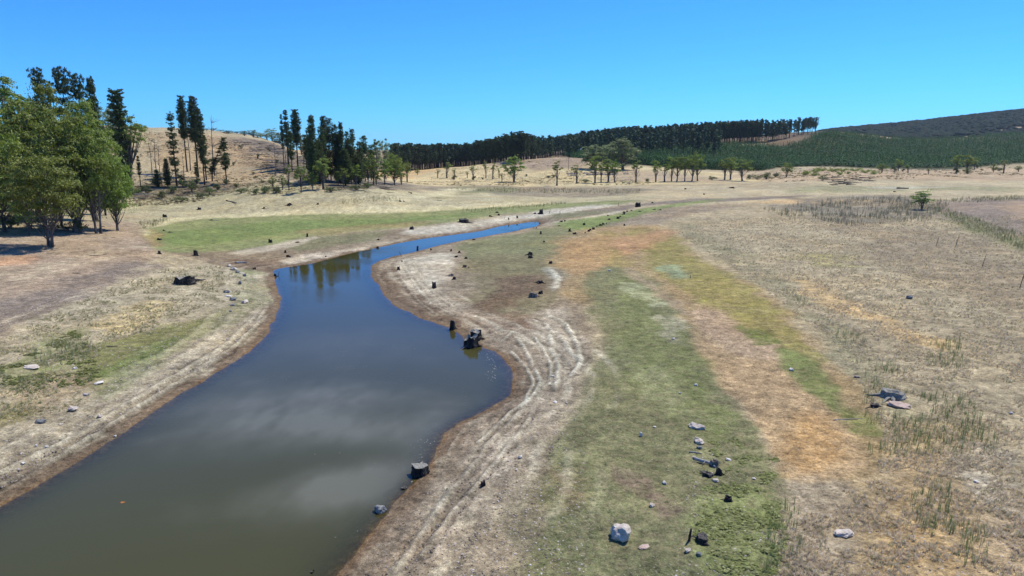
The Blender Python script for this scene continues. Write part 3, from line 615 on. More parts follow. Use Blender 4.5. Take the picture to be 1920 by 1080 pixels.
# ------------------------------------------------------------------ water: one sheet at z = 0
wm_, n, o = nodes('murky_water')
geo = N(n, 'ShaderNodeNewGeometry'); pos = geo.outputs['Position']
dp = N(n, 'ShaderNodeAttribute', attribute_name='Depth'); si = N(n, 'ShaderNodeAttribute', attribute_name='PaintedSheen')
mur = mixc(n, 'MIX', si.outputs['Fac'], (.060, .057, .016), (.150, .146, .096))  # base water colour, going paler where the painted reflection weight rises
df = N(n, 'ShaderNodeBsdfDiffuse'); n.links.new(mur, df.inputs[0])
tr = N(n, 'ShaderNodeBsdfTransparent'); tr.inputs[0].default_value = (.80, .82, .70, 1)
mx = N(n, 'ShaderNodeMixShader'); n.links.new(mth(n, 'SUBTRACT', 1.0, mth(n, 'POWER', 2.718, mth(n, 'MULTIPLY', dp.outputs['Fac'], -7.0))), mx.inputs[0])
n.links.new(tr.outputs[0], mx.inputs[1]); n.links.new(df.outputs[0], mx.inputs[2])
gl = N(n, 'ShaderNodeBsdfGlossy'); gl.inputs['Roughness'].default_value = .012
mp = N(n, 'ShaderNodeMapping'); mp.inputs['Rotation'].default_value = (0, 0, R(28)); mp.inputs['Scale'].default_value = (.45, 1.6, 1); n.links.new(pos, mp.inputs[0])
rip = noise(n, mp.outputs[0], 2.4, 3, .5); rm = ramp(n, noise(n, pos, .07, 2), [(.42, .08), (.62, 1.)])
bp = N(n, 'ShaderNodeBump'); bp.inputs['Distance'].default_value = .014; n.links.new(mth(n, 'MULTIPLY', rm, .9), bp.inputs['Strength'])
n.links.new(rip, bp.inputs['Height']); n.links.new(bp.outputs[0], gl.inputs['Normal'])
fr = N(n, 'ShaderNodeFresnel'); fr.inputs['IOR'].default_value = 1.333; n.links.new(bp.outputs[0], fr.inputs['Normal'])
mx2 = N(n, 'ShaderNodeMixShader'); n.links.new(fr.outputs[0], mx2.inputs[0]); n.links.new(mx.outputs[0], mx2.inputs[1]); n.links.new(gl.outputs[0], mx2.inputs[2])
n.links.new(mx2.outputs[0], o.inputs[0])
sel = (sdv < 0.6+.035*rr).reshape(nr, na)[::2, ::2]
idx2 = np.arange(nr*na).reshape(nr, na)[::2, ::2]; nr2, na2 = idx2.shape
qa = np.stack([idx2[:-1, :-1], idx2[:-1, 1:], idx2[1:, 1:], idx2[1:, :-1]], -1)
ok = sel[:-1, :-1] & sel[1:, :-1] & sel[1:, 1:] & sel[:-1, 1:]
qa = qa[ok]; used, inv = np.unique(qa, return_inverse=True); qa = inv.reshape(-1, 4)
wx, wy = X[used], Yg[used]; dep = np.maximum(0, -Z[used])
silt = np.zeros(len(wx))  # weight of the soft pale patches, likely cloud reflections painted into the water colour
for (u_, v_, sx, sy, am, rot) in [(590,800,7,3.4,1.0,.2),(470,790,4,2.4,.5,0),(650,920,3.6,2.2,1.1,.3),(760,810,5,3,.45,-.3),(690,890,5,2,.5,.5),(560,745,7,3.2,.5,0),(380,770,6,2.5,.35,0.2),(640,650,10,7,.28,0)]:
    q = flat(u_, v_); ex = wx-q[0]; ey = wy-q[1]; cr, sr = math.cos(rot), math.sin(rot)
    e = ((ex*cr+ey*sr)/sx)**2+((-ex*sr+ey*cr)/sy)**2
    silt += am*np.exp(-e*(1+.9*fbm(wx/5, wy/5, 4, 15)))  # adds the weight of each painted pale reflection
silt = np.clip(silt*(1+.5*fbm(wx/3.5, wy/3.5, 5, 14)+.35*fbm(wx/.9, wy/2.2, 3, 16)), 0, 1)*.75  # painted reflection weight, broken up by noise
wo = obj('water', mesh_np('water', np.stack([wx, wy, np.zeros(len(wx))], -1), [qa], [wm_], None, True, {'Depth': dep, 'PaintedSheen': silt}))
tag(wo, None, None, kind='structure')

# ------------------------------------------------------------------ foliage builders
def leaves(mb, C, Rad, n, rng, L=.35, W=.14, shell=.55, up=.35, droop=0.0, hemi=False):
    """n leaf quads spread through ellipsoids at C (k,3) with radii Rad (k,3)"""
    k = len(C); tot = k*n
    d = rng.standard_normal((tot, 3)); d /= np.linalg.norm(d, axis=1)[:, None]
    if hemi: d[:, 2] = np.where(d[:, 2] < -.25, -d[:, 2], d[:, 2])
    rad = (shell + (1-shell)*rng.random(tot))**.8
    c = np.repeat(C, n, 0); r = np.repeat(Rad, n, 0)
    p = c + d*rad[:, None]*r*(1+.18*rng.standard_normal((tot, 1)))
    nrm = d*.7 + rng.standard_normal((tot, 3))*.6; nrm[:, 2] += up; nrm /= np.linalg.norm(nrm, axis=1)[:, None]
    a = rng.standard_normal((tot, 3)); a[:, 2] -= droop; a -= (a*nrm).sum(1)[:, None]*nrm; a /= np.linalg.norm(a, axis=1)[:, None]
    b = np.cross(nrm, a); l = L*(.6+.8*rng.random((tot, 1))); w_ = W*(.6+.8*rng.random((tot, 1)))
    v = np.stack([p-a*l/2, p+b*w_/2, p+a*l/2, p-b*w_/2], 1).reshape(-1, 3)
    q = np.arange(tot*4).reshape(-1, 4); t = np.repeat(.75+.5*rng.random(tot), 4)
    mb.add(v, q, None, t)
def gum(seed, H=10., Wd=7., base=.3, ncl=34, nl=130, leaf=(.36, .15), lean=0.0, multi=1, flat_=.62, mat='gum', bark='bark', tr=.022, sp_=.15, shell=.62):
    rng = np.random.default_rng(seed); cm = MB(); tm = MB(); C = []
    tries = 0
    while len(C) < ncl and tries < 4000:
        tries += 1
        d = rng.standard_normal(3); d /= np.linalg.norm(d); rr_ = rng.random()**.45
        zc = (base+1)/2; p = np.array([d[0]*Wd/2*.82, d[1]*Wd/2*.82, d[2]*H*(1-base)/2*.86])*rr_
        z = zc*H+p[2]; fr_ = (z/H-base)/(1-base); wl = .55+.6*math.sin(math.pi*min(1, max(0, fr_*.8+.18)))
        q = np.array([p[0]*wl+lean*fr_*H, p[1]*wl, z])
        if all(np.linalg.norm((q-c_)*np.array([1, 1, 1.4])) > Wd*sp_ for c_ in C): C.append(q)
    C = np.array(C); k = len(C)
    s = Wd*(.10+.085*rng.random(k)); Rd = np.stack([s, s, s*flat_], -1)
    sub_ = []; sr_ = []
    for ci in range(k):
        for _ in range(6):
            d_ = rng.standard_normal(3); d_ /= np.linalg.norm(d_); d_[2] = abs(d_[2])*.9-.25
            sub_.append(C[ci]+d_*Rd[ci]*.85*rng.random()**.4); q_ = s[ci]*(.30+.34*rng.random()); sr_.append([q_, q_, q_*.7])
    leaves(cm, np.array(sub_), np.array(sr_), max(6, nl//6), rng, leaf[0], leaf[1], shell*.8, .55, .3, True)
    # stray leaves that roughen the outline
    leaves(cm, C+rng.standard_normal((k, 3))*s[:, None]*.5, Rd*1.25, max(4, nl//8), rng, leaf[0], leaf[1], .2, .3, .5)
    for m_ in range(multi):
        bx = (rng.random(2)-.5)*Wd*.10*(multi > 1)
        top = np.array([lean*H*.7+bx[0]*4, bx[1]*4, H*.80]); b0 = np.array([bx[0], bx[1], -.25])
        pts = bez(b0, b0*.4+top*.45+np.array([rng.normal()*.25, rng.normal()*.25, 0])-np.array([lean*H*.25, 0, 0]), top, 9)
        r0 = H*tr/math.sqrt(multi)*1.15; rads = r0*np.linspace(1.15, .22, 9); rads[0] *= 1.4
        tube(tm, pts, rads, 8, 1.0, wob=.05, rng=rng)
        for ci in range(m_, k, multi):
            c_ = C[ci]; f = np.clip((c_[2]/H*.62 - .02), .18, .92); a0 = pts[int(f*8)]
            midp = (a0+c_)/2+np.array([0, 0, -.06*H*rng.random()])+rng.standard_normal(3)*.15
            rb = r0*.42*(1-f*.5)
            tube(tm, bez(a0, midp, c_, 5), np.linspace(rb, rb*.18, 5), 4, 1.0, cap=False)
    return cm.mesh('crown', M[mat]), tm.mesh('trunk', M[bark], True)
def pine(seed, H=15., Rm=2.2, start=.3, dens=1.0, gaps=.2, mat='pine', nl=26, leaf=(.42, .10), top=.25, bend=0.0, bark='dark_bark', whorl=.42, droop=.0, tr=.013):
    rng = np.random.default_rng(seed); cm = MB(); tm = MB()
    ax = lambda f: np.array([bend*H*f*f, 0, H*f])
    fs = np.linspace(0, 1, 9); tube(tm, [ax(f)-np.array([0, 0, .3*(f == 0)]) for f in fs], H*tr*np.linspace(1, .12, 9), 7, 1.0, wob=.03, rng=rng)
    z = start; C = []; S = []
    while z < .985:
        fr_ = (z-start)/(1-start); prof = (top+(1-top)*(1-fr_)**.75)*min(1, .45+fr_*3.0)
        if rng.random() > gaps:
            nb = max(2, int((3+3*rng.random())*dens)); a0 = rng.random()*6.28
            for b_i in range(nb):
                a = a0+b_i*6.283/nb+rng.normal()*.35; Lb = Rm*prof*(.55+.6*rng.random())
                if rng.random() < gaps*.6: continue
                o_ = ax(z); e = o_+np.array([math.cos(a)*Lb, math.sin(a)*Lb, Lb*(.22-droop+.25*rng.random())])
                tube(tm, [o_, (o_+e)/2-np.array([0, 0, Lb*.05]), e], [H*.0028, H*.002, H*.001], 3, 1.0, cap=False)
                for t in ((.3, .52, .76, 1.0) if Lb > Rm*.4 else (.55, 1.0)):
                    C.append(o_+(e-o_)*t+rng.standard_normal(3)*.07*Rm); S.append(Rm*(.12+.13*rng.random())*(1.1-.2*t)*(1.2-.45*fr_))
        z += whorl/H*(.8+.6*rng.random())
    C.append(ax(.985)); S.append(Rm*.12)
    # bare dead branches below the crown
    for _ in range(int(12*start/.3)):
        zz = start*(.35+.65*rng.random()); a = rng.random()*6.28; L_ = Rm*(.2+.35*rng.random()); o_ = ax(zz)
        tube(tm, [o_, o_+np.array([math.cos(a)*L_, math.sin(a)*L_, .1*L_])], [H*.002, H*.0006], 3, 1.2, cap=False)
    C = np.array(C); S = np.array(S); Rd = np.stack([S*1.2, S*1.2, S*.78], -1)
    leaves(cm, C, Rd, max(5, int(nl*.62)), rng, leaf[0], leaf[1], .15, .25, 0)
    return cm.mesh('crown', M[mat]), tm.mesh('trunk', M[bark], True)
def dead(seed, H=8.):
    rng = np.random.default_rng(seed); tm = MB()
    pts = bez((0, 0, -.2), (rng.normal()*.3, rng.normal()*.3, H*.5), (rng.normal()*.5, rng.normal()*.5, H), 9)
    tube(tm, pts, np.linspace(H*.013, H*.002, 9), 6)
    for _ in range(16):
        i_ = rng.integers(3, 8); a = rng.random()*6.28; L_ = H*(.06+.14*rng.random()); o_ = pts[i_]
        e = o_+np.array([math.cos(a)*L_, math.sin(a)*L_, L_*(.3+.6*rng.random())]); tube(tm, bez(o_, (o_+e)/2+[0, 0, -.1], e, 4), np.linspace(H*.005, H*.001, 4), 3, cap=False)
    return tm.mesh('trunk', M['grey_wood'], True)
def shrub(seed, Wd=2., H=1.6, n=9, nl=60, mat='shrub', leaf=(.2, .09)):
    rng = np.random.default_rng(seed); cm = MB(); tm = MB()
    C = np.stack([rng.normal(0, Wd*.2, n), rng.normal(0, Wd*.2, n), H*(.3+.5*rng.random(n))], -1); s = Wd*(.16+.1*rng.random(n))
    leaves(cm, C, np.stack([s, s, s*.75], -1), nl, rng, leaf[0], leaf[1], .3, .4)
    for c_ in C: tube(tm, bez((rng.normal()*.08, rng.normal()*.08, -.1), c_*np.array([.4, .4, .5]), c_, 4), [.04, .03, .02, .008], 4, cap=False)
    return cm.mesh('foliage', M[mat]), tm.mesh('stems', M['grey_wood'])
PROTO = {
 'grove_a': (gum(11, 17, 11.5, .14, 62, 330, (.40, .18), sp_=.18, mat='gum_bright'), 17, 11.5), 'grove_b': (gum(12, 18, 11, .14, 62, 330, (.40, .18), sp_=.18), 18, 11), 'grove_c': (gum(13, 10, 9.5, .24, 46, 330, (.31, .13), multi=2, sp_=.17), 10, 9.5),
 'grove_bright': (gum(14, 9, 9, .16, 46, 230, (.34, .15), mat='gum_bright'), 9, 9),
 'gum_lean': (gum(15, 13, 6.5, .42, 26, 170, (.36, .15), lean=.12, mat='gum_bright'), 13, 6.5),
 'gum_a': (gum(21, 10, 5.6, .34, 22, 110, (.42, .18), mat='gum_bright', multi=2), 10, 5.6), 'gum_b': (gum(22, 9, 5.5, .30, 20, 110, (.42, .18)), 9, 5.5), 'gum_c': (gum(23, 10, 4.2, .42, 14, 110, (.42, .18)), 10, 4.2),
 'gum_d': (gum(24, 8, 6.5, .18, 26, 110, (.42, .18), mat='gum', multi=3), 8, 6.5), 'gum_e': (gum(25, 9, 3.6, .48, 10, 90, (.40, .17), mat='gum_bright'), 9, 3.6),
 'grey_a': (gum(26, 14, 9, .15, 34, 130, (.55, .24), mat='gum_grey'), 14, 9), 'grey_b': (gum(27, 13, 10, .25, 30, 120, (.5, .2), mat='gum_grey', flat_=.5), 13, 10),
 'pine_dense': (pine(31, 20, 2.7, .06, 1.5, .02, top=.14, nl=20, leaf=(.55, .16), whorl=.36), 20, 5.4), 'pine_dense_b': (pine(32, 20, 3.1, .05, 1.5, .05, top=.16, nl=20, leaf=(.55, .16), whorl=.40), 20, 6.2),
 'pine_slim': (pine(33, 22, 1.7, .38, 1.3, .08, nl=26, leaf=(.45, .12)), 22, 3.4), 'pine_tuft': (pine(134, 22, 2.4, .44, 1.4, .02, nl=34, leaf=(.45, .12), top=.3), 22, 4.8),
 'pine_patchy': (pine(35, 20, 2.0, .22, 1.2, .27, nl=30, leaf=(.45, .12)), 20, 4.0), 'pine_patchy_b': (pine(135, 20, 2.3, .30, 1.3, .20, nl=30, leaf=(.45, .12), top=.35), 20, 4.6), 'pine_dense_c': (pine(131, 19, 3.4, .10, 1.6, .12, nl=22, leaf=(.55, .16), top=.25, whorl=.5), 19, 6.8), 'pine_lean': (pine(36, 16, 1.7, .25, 1.2, .22, nl=26, leaf=(.45, .12), bend=.28), 16, 4.0),
 'pine_ivy': (pine(37, 22, 1.7, .06, 1.4, .03, nl=26, leaf=(.45, .14), top=.7), 22, 3.4), 'pine_open': (pine(38, 30, 3.4, .45, 1.2, .2, nl=44, leaf=(.6, .18), top=.75, whorl=.8), 30, 6.8),
 'dead': ((None, dead(41)), 8, 2.5), 'shrub_a': (shrub(51), 1.8, 2.0), 'shrub_b': (shrub(52, 2.4, 1.3, 12), 1.5, 2.4), 'shrub_dark': (shrub(53, 2., 1.6, 9, 70, 'pine'), 1.8, 2.0),
 'shrub_yellow': (shrub(54, 2.4, 1.1, 11, 60, 'gum_bright'), 1.3, 2.4),
}
for k in range(4):
    PROTO['forest_%d' % k] = (pine(60+k, 28, 3.1+.3*k, [.42, .36, .5, .30][k], 1.0, .12, mat='forest', nl=9, leaf=(1.5, .62), top=.55, whorl=1.15, tr=.008), 28, 6.2+.6*k)
print('protos', time.time()-T0)
TREES = []
def place_tree(kind, u, vb, vt, w_px, label, name='gum_tree', cat='tree', group=None, depth=None, rot=None, pos=None, parts=None, Hm=None):
    (cm, tm), H0, W0 = PROTO[kind]
    p = pos if pos is not None else cast(u, vb)
    if p is None: return None
    if depth is not None:      # a tree whose foot is hidden: stand it on the ground at this depth on the same bearing
        x = (u-960)/ (FPX*CP + (540-min(vb, 300))*SP)*depth
        p = Vector((x, depth, float(height(np.array([x]), np.array([depth]))[0])))
    Y = p.y
    if Hm is None:
        ztop = float(zv(Y, vt)); Hh = max(.3, ztop-p.z)
    else: Hh = Hm
    Wm = w_px*Y/FPX if w_px else Hh*W0/H0
    sx = Wm/W0; sz = Hh/H0
    e = bpy.data.objects.new(name, None); COL.objects.link(e); e.location = p
    e.rotation_euler = (0, 0, RNG.random()*6.28 if rot is None else rot); e.scale = (sx, sx, sz)
    e.empty_display_size = .5
    nm_ = parts or (('foliage', 'stems') if kind.startswith('shrub') else ('crown', 'trunk'))
    if cm: obj(nm_[0], cm, e)
    obj(nm_[1], tm, e)
    tag(e, label, cat, group); TREES.append(e); return e
GR = 'eucalypts of the grove on the left bank'
# u, base v, top v, width px, kind, label, rot, depth
GROVE = [
 ('grove_b', 20, 400, 122, 120, 'tallest rounded gum at the back of the left grove, against the sky', None, 172),
 ('grove_a', 100, 400, 140, 90, 'tall gum crown below the open-topped pines of the left grove', None, 180),
 ('grove_a', -60, 400, 140, 150, 'gum cut by the left picture edge behind the grove', None, 150),
 ('grove_b', 60, 400, 165, 120, 'broad gum in the middle of the left grove, just under the back row', None, 150),
 ('grove_a', 165, 390, 172, 95, 'gum standing highest at the right shoulder of the left grove', None, 165),
 ('grove_b', 128, 400, 196, 130, 'pale-limbed spreading gum at the heart of the left grove', None, 140),
 ('grove_bright', 206, 384, 285, 75, 'low bright green gum at the right foot of the grove beside the tall dark pine', 0.5, 150),
 ('grove_c', 170, 400, 232, 100, 'wide gum on the right side of the grove above the bright low one', 1.9, 142),
 ('grove_bright', 10, 435, 218, 120, 'bright green gum with dark leaning trunk at the left picture edge', 2.0, None),
 ('grove_c', 148, 435, 305, 80, 'small olive gum right of the solitary front trunk', 3.1, None),
 ('grove_c', 88, 463, 285, 140, 'front gum of the left grove with one stout dark trunk on bare earth', 4.0, None),
 ('grove_b', -50, 440, 250, 120, 'gum half out of the picture at the lower left edge', 1.0, None),
 ('gum_d', 55, 441, 345, 60, 'small bushy gum filling the gap behind the front trunk', 1.4, None),
 ('gum_d', 118, 425, 340, 70, 'low gum behind the front gum, hiding the hill foot', 2.4, None),
]
for k, u, vb, vt, w_, lab, rot, dpt in GROVE: place_tree(k, u, vb, vt, w_, lab, group=GR, rot=rot, depth=dpt)
place_tree('grey_a', 222, 237, 182, 40, 'grey-green tree on the crest of the left hill, left of three', group='grey trees on the left hill crest', depth=300)
place_tree('grey_b', 252, 237, 176, 46, 'grey-green tree on the crest of the left hill, middle of three', group='grey trees on the left hill crest', depth=310)
place_tree('grey_a', 288, 237, 184, 34, 'grey-green tree on the crest of the left hill, right of three, beside open sky', group='grey trees on the left hill crest', depth=305)
place_tree('grey_b', 205, 237, 190, 50, 'grey-green tree on the left hill crest just behind the grove', group='grey trees on the left hill crest', depth=320)
place_tree('gum_lean', 246, 358, 212, 58, 'slender gum with a light green crown leaning right in front of the golden hill', rot=0.1)
place_tree('shrub_a', 150, 437, 405, 28, 'small leafy sapling beside the grove edge on bare earth', name='shrub', cat='shrub')
PG = 'dark pines above the left grove'
for k, u, vt, w_, lab, d_ in [
 ('pine_open', 92, 124, 32, 'thin see-through pine rising left-most above the grove', 200), ('pine_open', 134, 122, 38, 'flat-topped pine highest above the grove', 195),
 ('pine_open', 162, 135, 30, 'pine between the flat-topped one and the dense one above the grove', 198), ('pine_dense', 186, 145, 36, 'dense dark pine right-most above the grove', 190)]:
    place_tree(k, u, 380, vt, w_*1.1, lab, name='pine_tree', group=PG, depth=d_)
LP = 'dark slender pines at the foot of the left hill'
for k, u, vb, vt, w_, lab, rot in [
 ('pine_ivy', 236, 358, 168, 26, 'tall pine clothed in dark foliage down its whole trunk, beside the grove', None),
 ('pine_patchy', 332, 352, 208, 20, 'patchy dark pine left-most of the four in front of the golden hill', None),
 ('pine_tuft', 351, 322, 178, 19, 'tall bare-trunked pine with a tufted top against the sky, left of the pair', None),
 ('pine_tuft', 372, 332, 179, 24, 'tall pine with a heavier tufted top against the sky, right of the pair', 2.),
 ('pine_patchy_b', 384, 347, 202, 18, 'patchy pine just right of the tall tufted pair', None),
 ('pine_patchy', 387, 338, 232, 16, 'thin pine leaning up to the right beside the tufted pair', None),
 ('pine_patchy_b', 425, 344, 257, 18, 'small patchy pine standing alone right of the tufted pair', None),
 ('pine_lean', 398, 340, 266, 20, 'pine leaning far over to the right on the hill slope', 0.0),
 ('pine_dense', 315, 350, 297, 15, 'short dense pine left of the patchy pine', None),
 ('pine_dense_b', 296, 350, 318, 16, 'low dark pine bush-like among fallen sticks left of the short dense pine', None),
 ('pine_slim', 370, 345, 304, 8, 'short broken pine below the tall tufted pair', None),
 ('pine_slim', 264, 350, 292, 8, 'short thin pine right of the leaning gum', None)]:
    place_tree(k, u, vb, vt, w_*1.3, lab, name='pine_tree', group=LP, rot=rot)
for u, vb, vt, lab in [(298, 350, 256, 'bare dead sapling against the golden hill, left of the patchy pine'), (304, 348, 272, 'bare forked dead stem against the golden hill'), (285, 330, 262, 'thin dead stem high on the golden hill'),
  (357, 320, 234, 'thin bare pole of a dead pine between the tall tufted pair'), (403, 330, 216, 'dead spire standing above the leaning pine'), (516, 330, 260, 'dead stem at the edge of the felled slope'), (536, 325, 262, 'dead stem among the slim pines of the felled slope'),
  (570, 335, 268, 'dead stem beside the tall lone pine'), (689, 334, 288, 'pale bare dead tree between the pine clump and the gums'), (700, 338, 292, 'second pale dead tree leaning near the gums'), (408, 342, 300, 'short dead stick beside the leaning pine'), (345, 345, 280, 'bare stick standing below the patchy pine')]:
    place_tree('dead', u, vb, vt, None, lab, name='dead_tree', cat='dead tree', group='dead stems on the left hillside')
MP = 'dark pines of the clump left of the valley'
for k, u, vb, vt, w_, lab in [
 ('pine_slim', 533, 318, 214, 7, 'very thin pine left-most of the three bare-stemmed ones on the felled slope'), ('pine_slim', 541, 312, 206, 13, 'slim pine in the middle of the three bare-stemmed ones'),
 ('pine_tuft', 559, 318, 204, 19, 'tall bare-stemmed pine with a square tufted top, right of three'), ('pine_patchy_b', 575, 318, 252, 12, 'short thin pine between the bare-stemmed ones and the dense clump'),
 ('pine_dense', 590, 346, 216, 22, 'tall dense dark pine at the left end of the clump'), ('pine_dense_b', 611, 340, 217, 20, 'spired pine second from the left of the clump'),
 ('pine_dense_c', 621, 338, 222, 24, 'broad dark pine in the middle of the clump'), ('pine_dense_c', 632, 342, 234, 20, 'dark pine just right of the clump centre'),
 ('pine_dense', 643, 344, 229, 17, 'pointed pine right of the centre of the clump'), ('pine_dense_c', 654, 342, 247, 17, 'lower pine between two pointed pines of the clump'),
 ('pine_patchy_b', 664, 342, 241, 14, 'slim pointed pine near the right end of the clump'), ('pine_dense_c', 685, 340, 255, 22, 'slanting dark pine at the right end of the clump'),
 ('pine_dense_c', 583, 342, 240, 18, 'low ragged pine left of the tall dense one'), ('pine_dense_c', 606, 344, 238, 20, 'ragged pine behind the spired one'), ('pine_dense_b', 637, 343, 252, 22, 'lower dark pine hidden behind the clump centre'), ('pine_dense_c', 659, 344, 262, 22, 'ragged low pine behind the pointed pair'), ('pine_dense_c', 676, 342, 266, 20, 'dark pine filling the gap before the slanting one'), ('pine_patchy_b', 548, 322, 246, 14, 'short ragged pine under the bare-stemmed ones'), ('pine_dense_c', 697, 338, 272, 20, 'dark pine behind the dead pale trees'),
 ('pine_dense', 600, 345, 262, 24, 'shaded low pine at the front of the clump, left'), ('pine_dense_b', 648, 348, 280, 28, 'shaded low pine at the front of the clump, right'), ('pine_dense_b', 672, 345, 290, 24, 'dark pine skirt at the right foot of the clump')]:
    place_tree(k, u, vb, vt, w_*1.35, lab, name='pine_tree', group=MP)
for k, u, vb, vt, w_, lab in [
 ('gum_a', 607, 355, 292, 36, 'bright green gum in front of the dark pine clump'), ('gum_b', 565, 361, 307, 30, 'olive gum in front of the felled slope, left of the bright one'), ('gum_c', 542, 357, 304, 16, 'narrow young gum behind the olive gum'),
 ('gum_d', 530, 356, 328, 18, 'small olive sapling at the left of the olive gum'), ('grey_a', 707, 335, 253, 26, 'tall grey-green gum right of the dark pine clump'), ('grey_b', 724, 336, 254, 22, 'tall grey-green gum beside the dark plantation wall'),
 ('grove_bright', 740, 346, 287, 42, 'broad light green gum at the right end of the valley clump'), ('gum_a', 764, 341, 302, 22, 'small rounded gum on the right edge of the valley clump'), ('gum_d', 722, 346, 296, 34, 'bushy gum at the foot of the grey-green pair'),
 ('gum_d', 706, 347, 318, 26, 'low green gum beside the dead pale trees'), ('gum_d', 634, 348, 322, 16, 'small gum under the dark pine clump'), ('gum_d', 783, 328, 316, 11, 'tiny rounded gum right of the valley clump, against the plantation'),
 ('gum_a', 668, 350, 306, 24, 'green gum pushing out of the dark pine clump, right part'), ('gum_d', 586, 356, 322, 26, 'low round gum between the olive and the bright green one'), ('gum_b', 645, 351, 312, 22, 'green gum at the centre foot of the dark pine clump'), ('gum_d', 752, 346, 310, 26, 'low dense gum under the broad light green one'), ('gum_b', 700, 346, 284, 28, 'light gum rising between the leaning pine and the grey-green pair'), ('gum_d', 512, 352, 330, 18, 'small bush-like gum on the flat below the felled slope'),
 ('gum_b', 690, 345, 300, 22, 'grey-leaved gum shading the foot of the slope beyond the pine clump')]:
    place_tree(k, u, vb, vt, w_, lab)
# thicket behind the left ridge
TH = 'bushy trees behind the crest of the left hill'
r_ = np.random.default_rng(5)
for u, vt, w_ in [(405,240,12),(418,243,14),(432,244,16),(448,246,15),(462,244,16),(478,242,18),(492,248,16),(504,250,16),(513,238,20),(526,246,18),(540,250,20),(552,244,16),(566,248,20),(580,252,20),(596,262,18),(392,240,8),(440,249,12),(486,252,14),(520,262,18),(546,266,20),(574,268,20),(590,276,20)]:
    lab = 'dark bushy tree showing over the crest of the left hill' if u != 513 else 'open rounded gum standing highest behind the left hill crest'
    place_tree(['grey_b','grey_a','gum_b'][r_.integers(3)], u, 300, vt, w_*1.3, lab, group=TH, depth=440+60*r_.random())
place_tree('shrub_dark', 313, 237, 226, 5, 'tiny lone bush on the bare crest of the left hill', name='shrub', cat='shrub', depth=345)
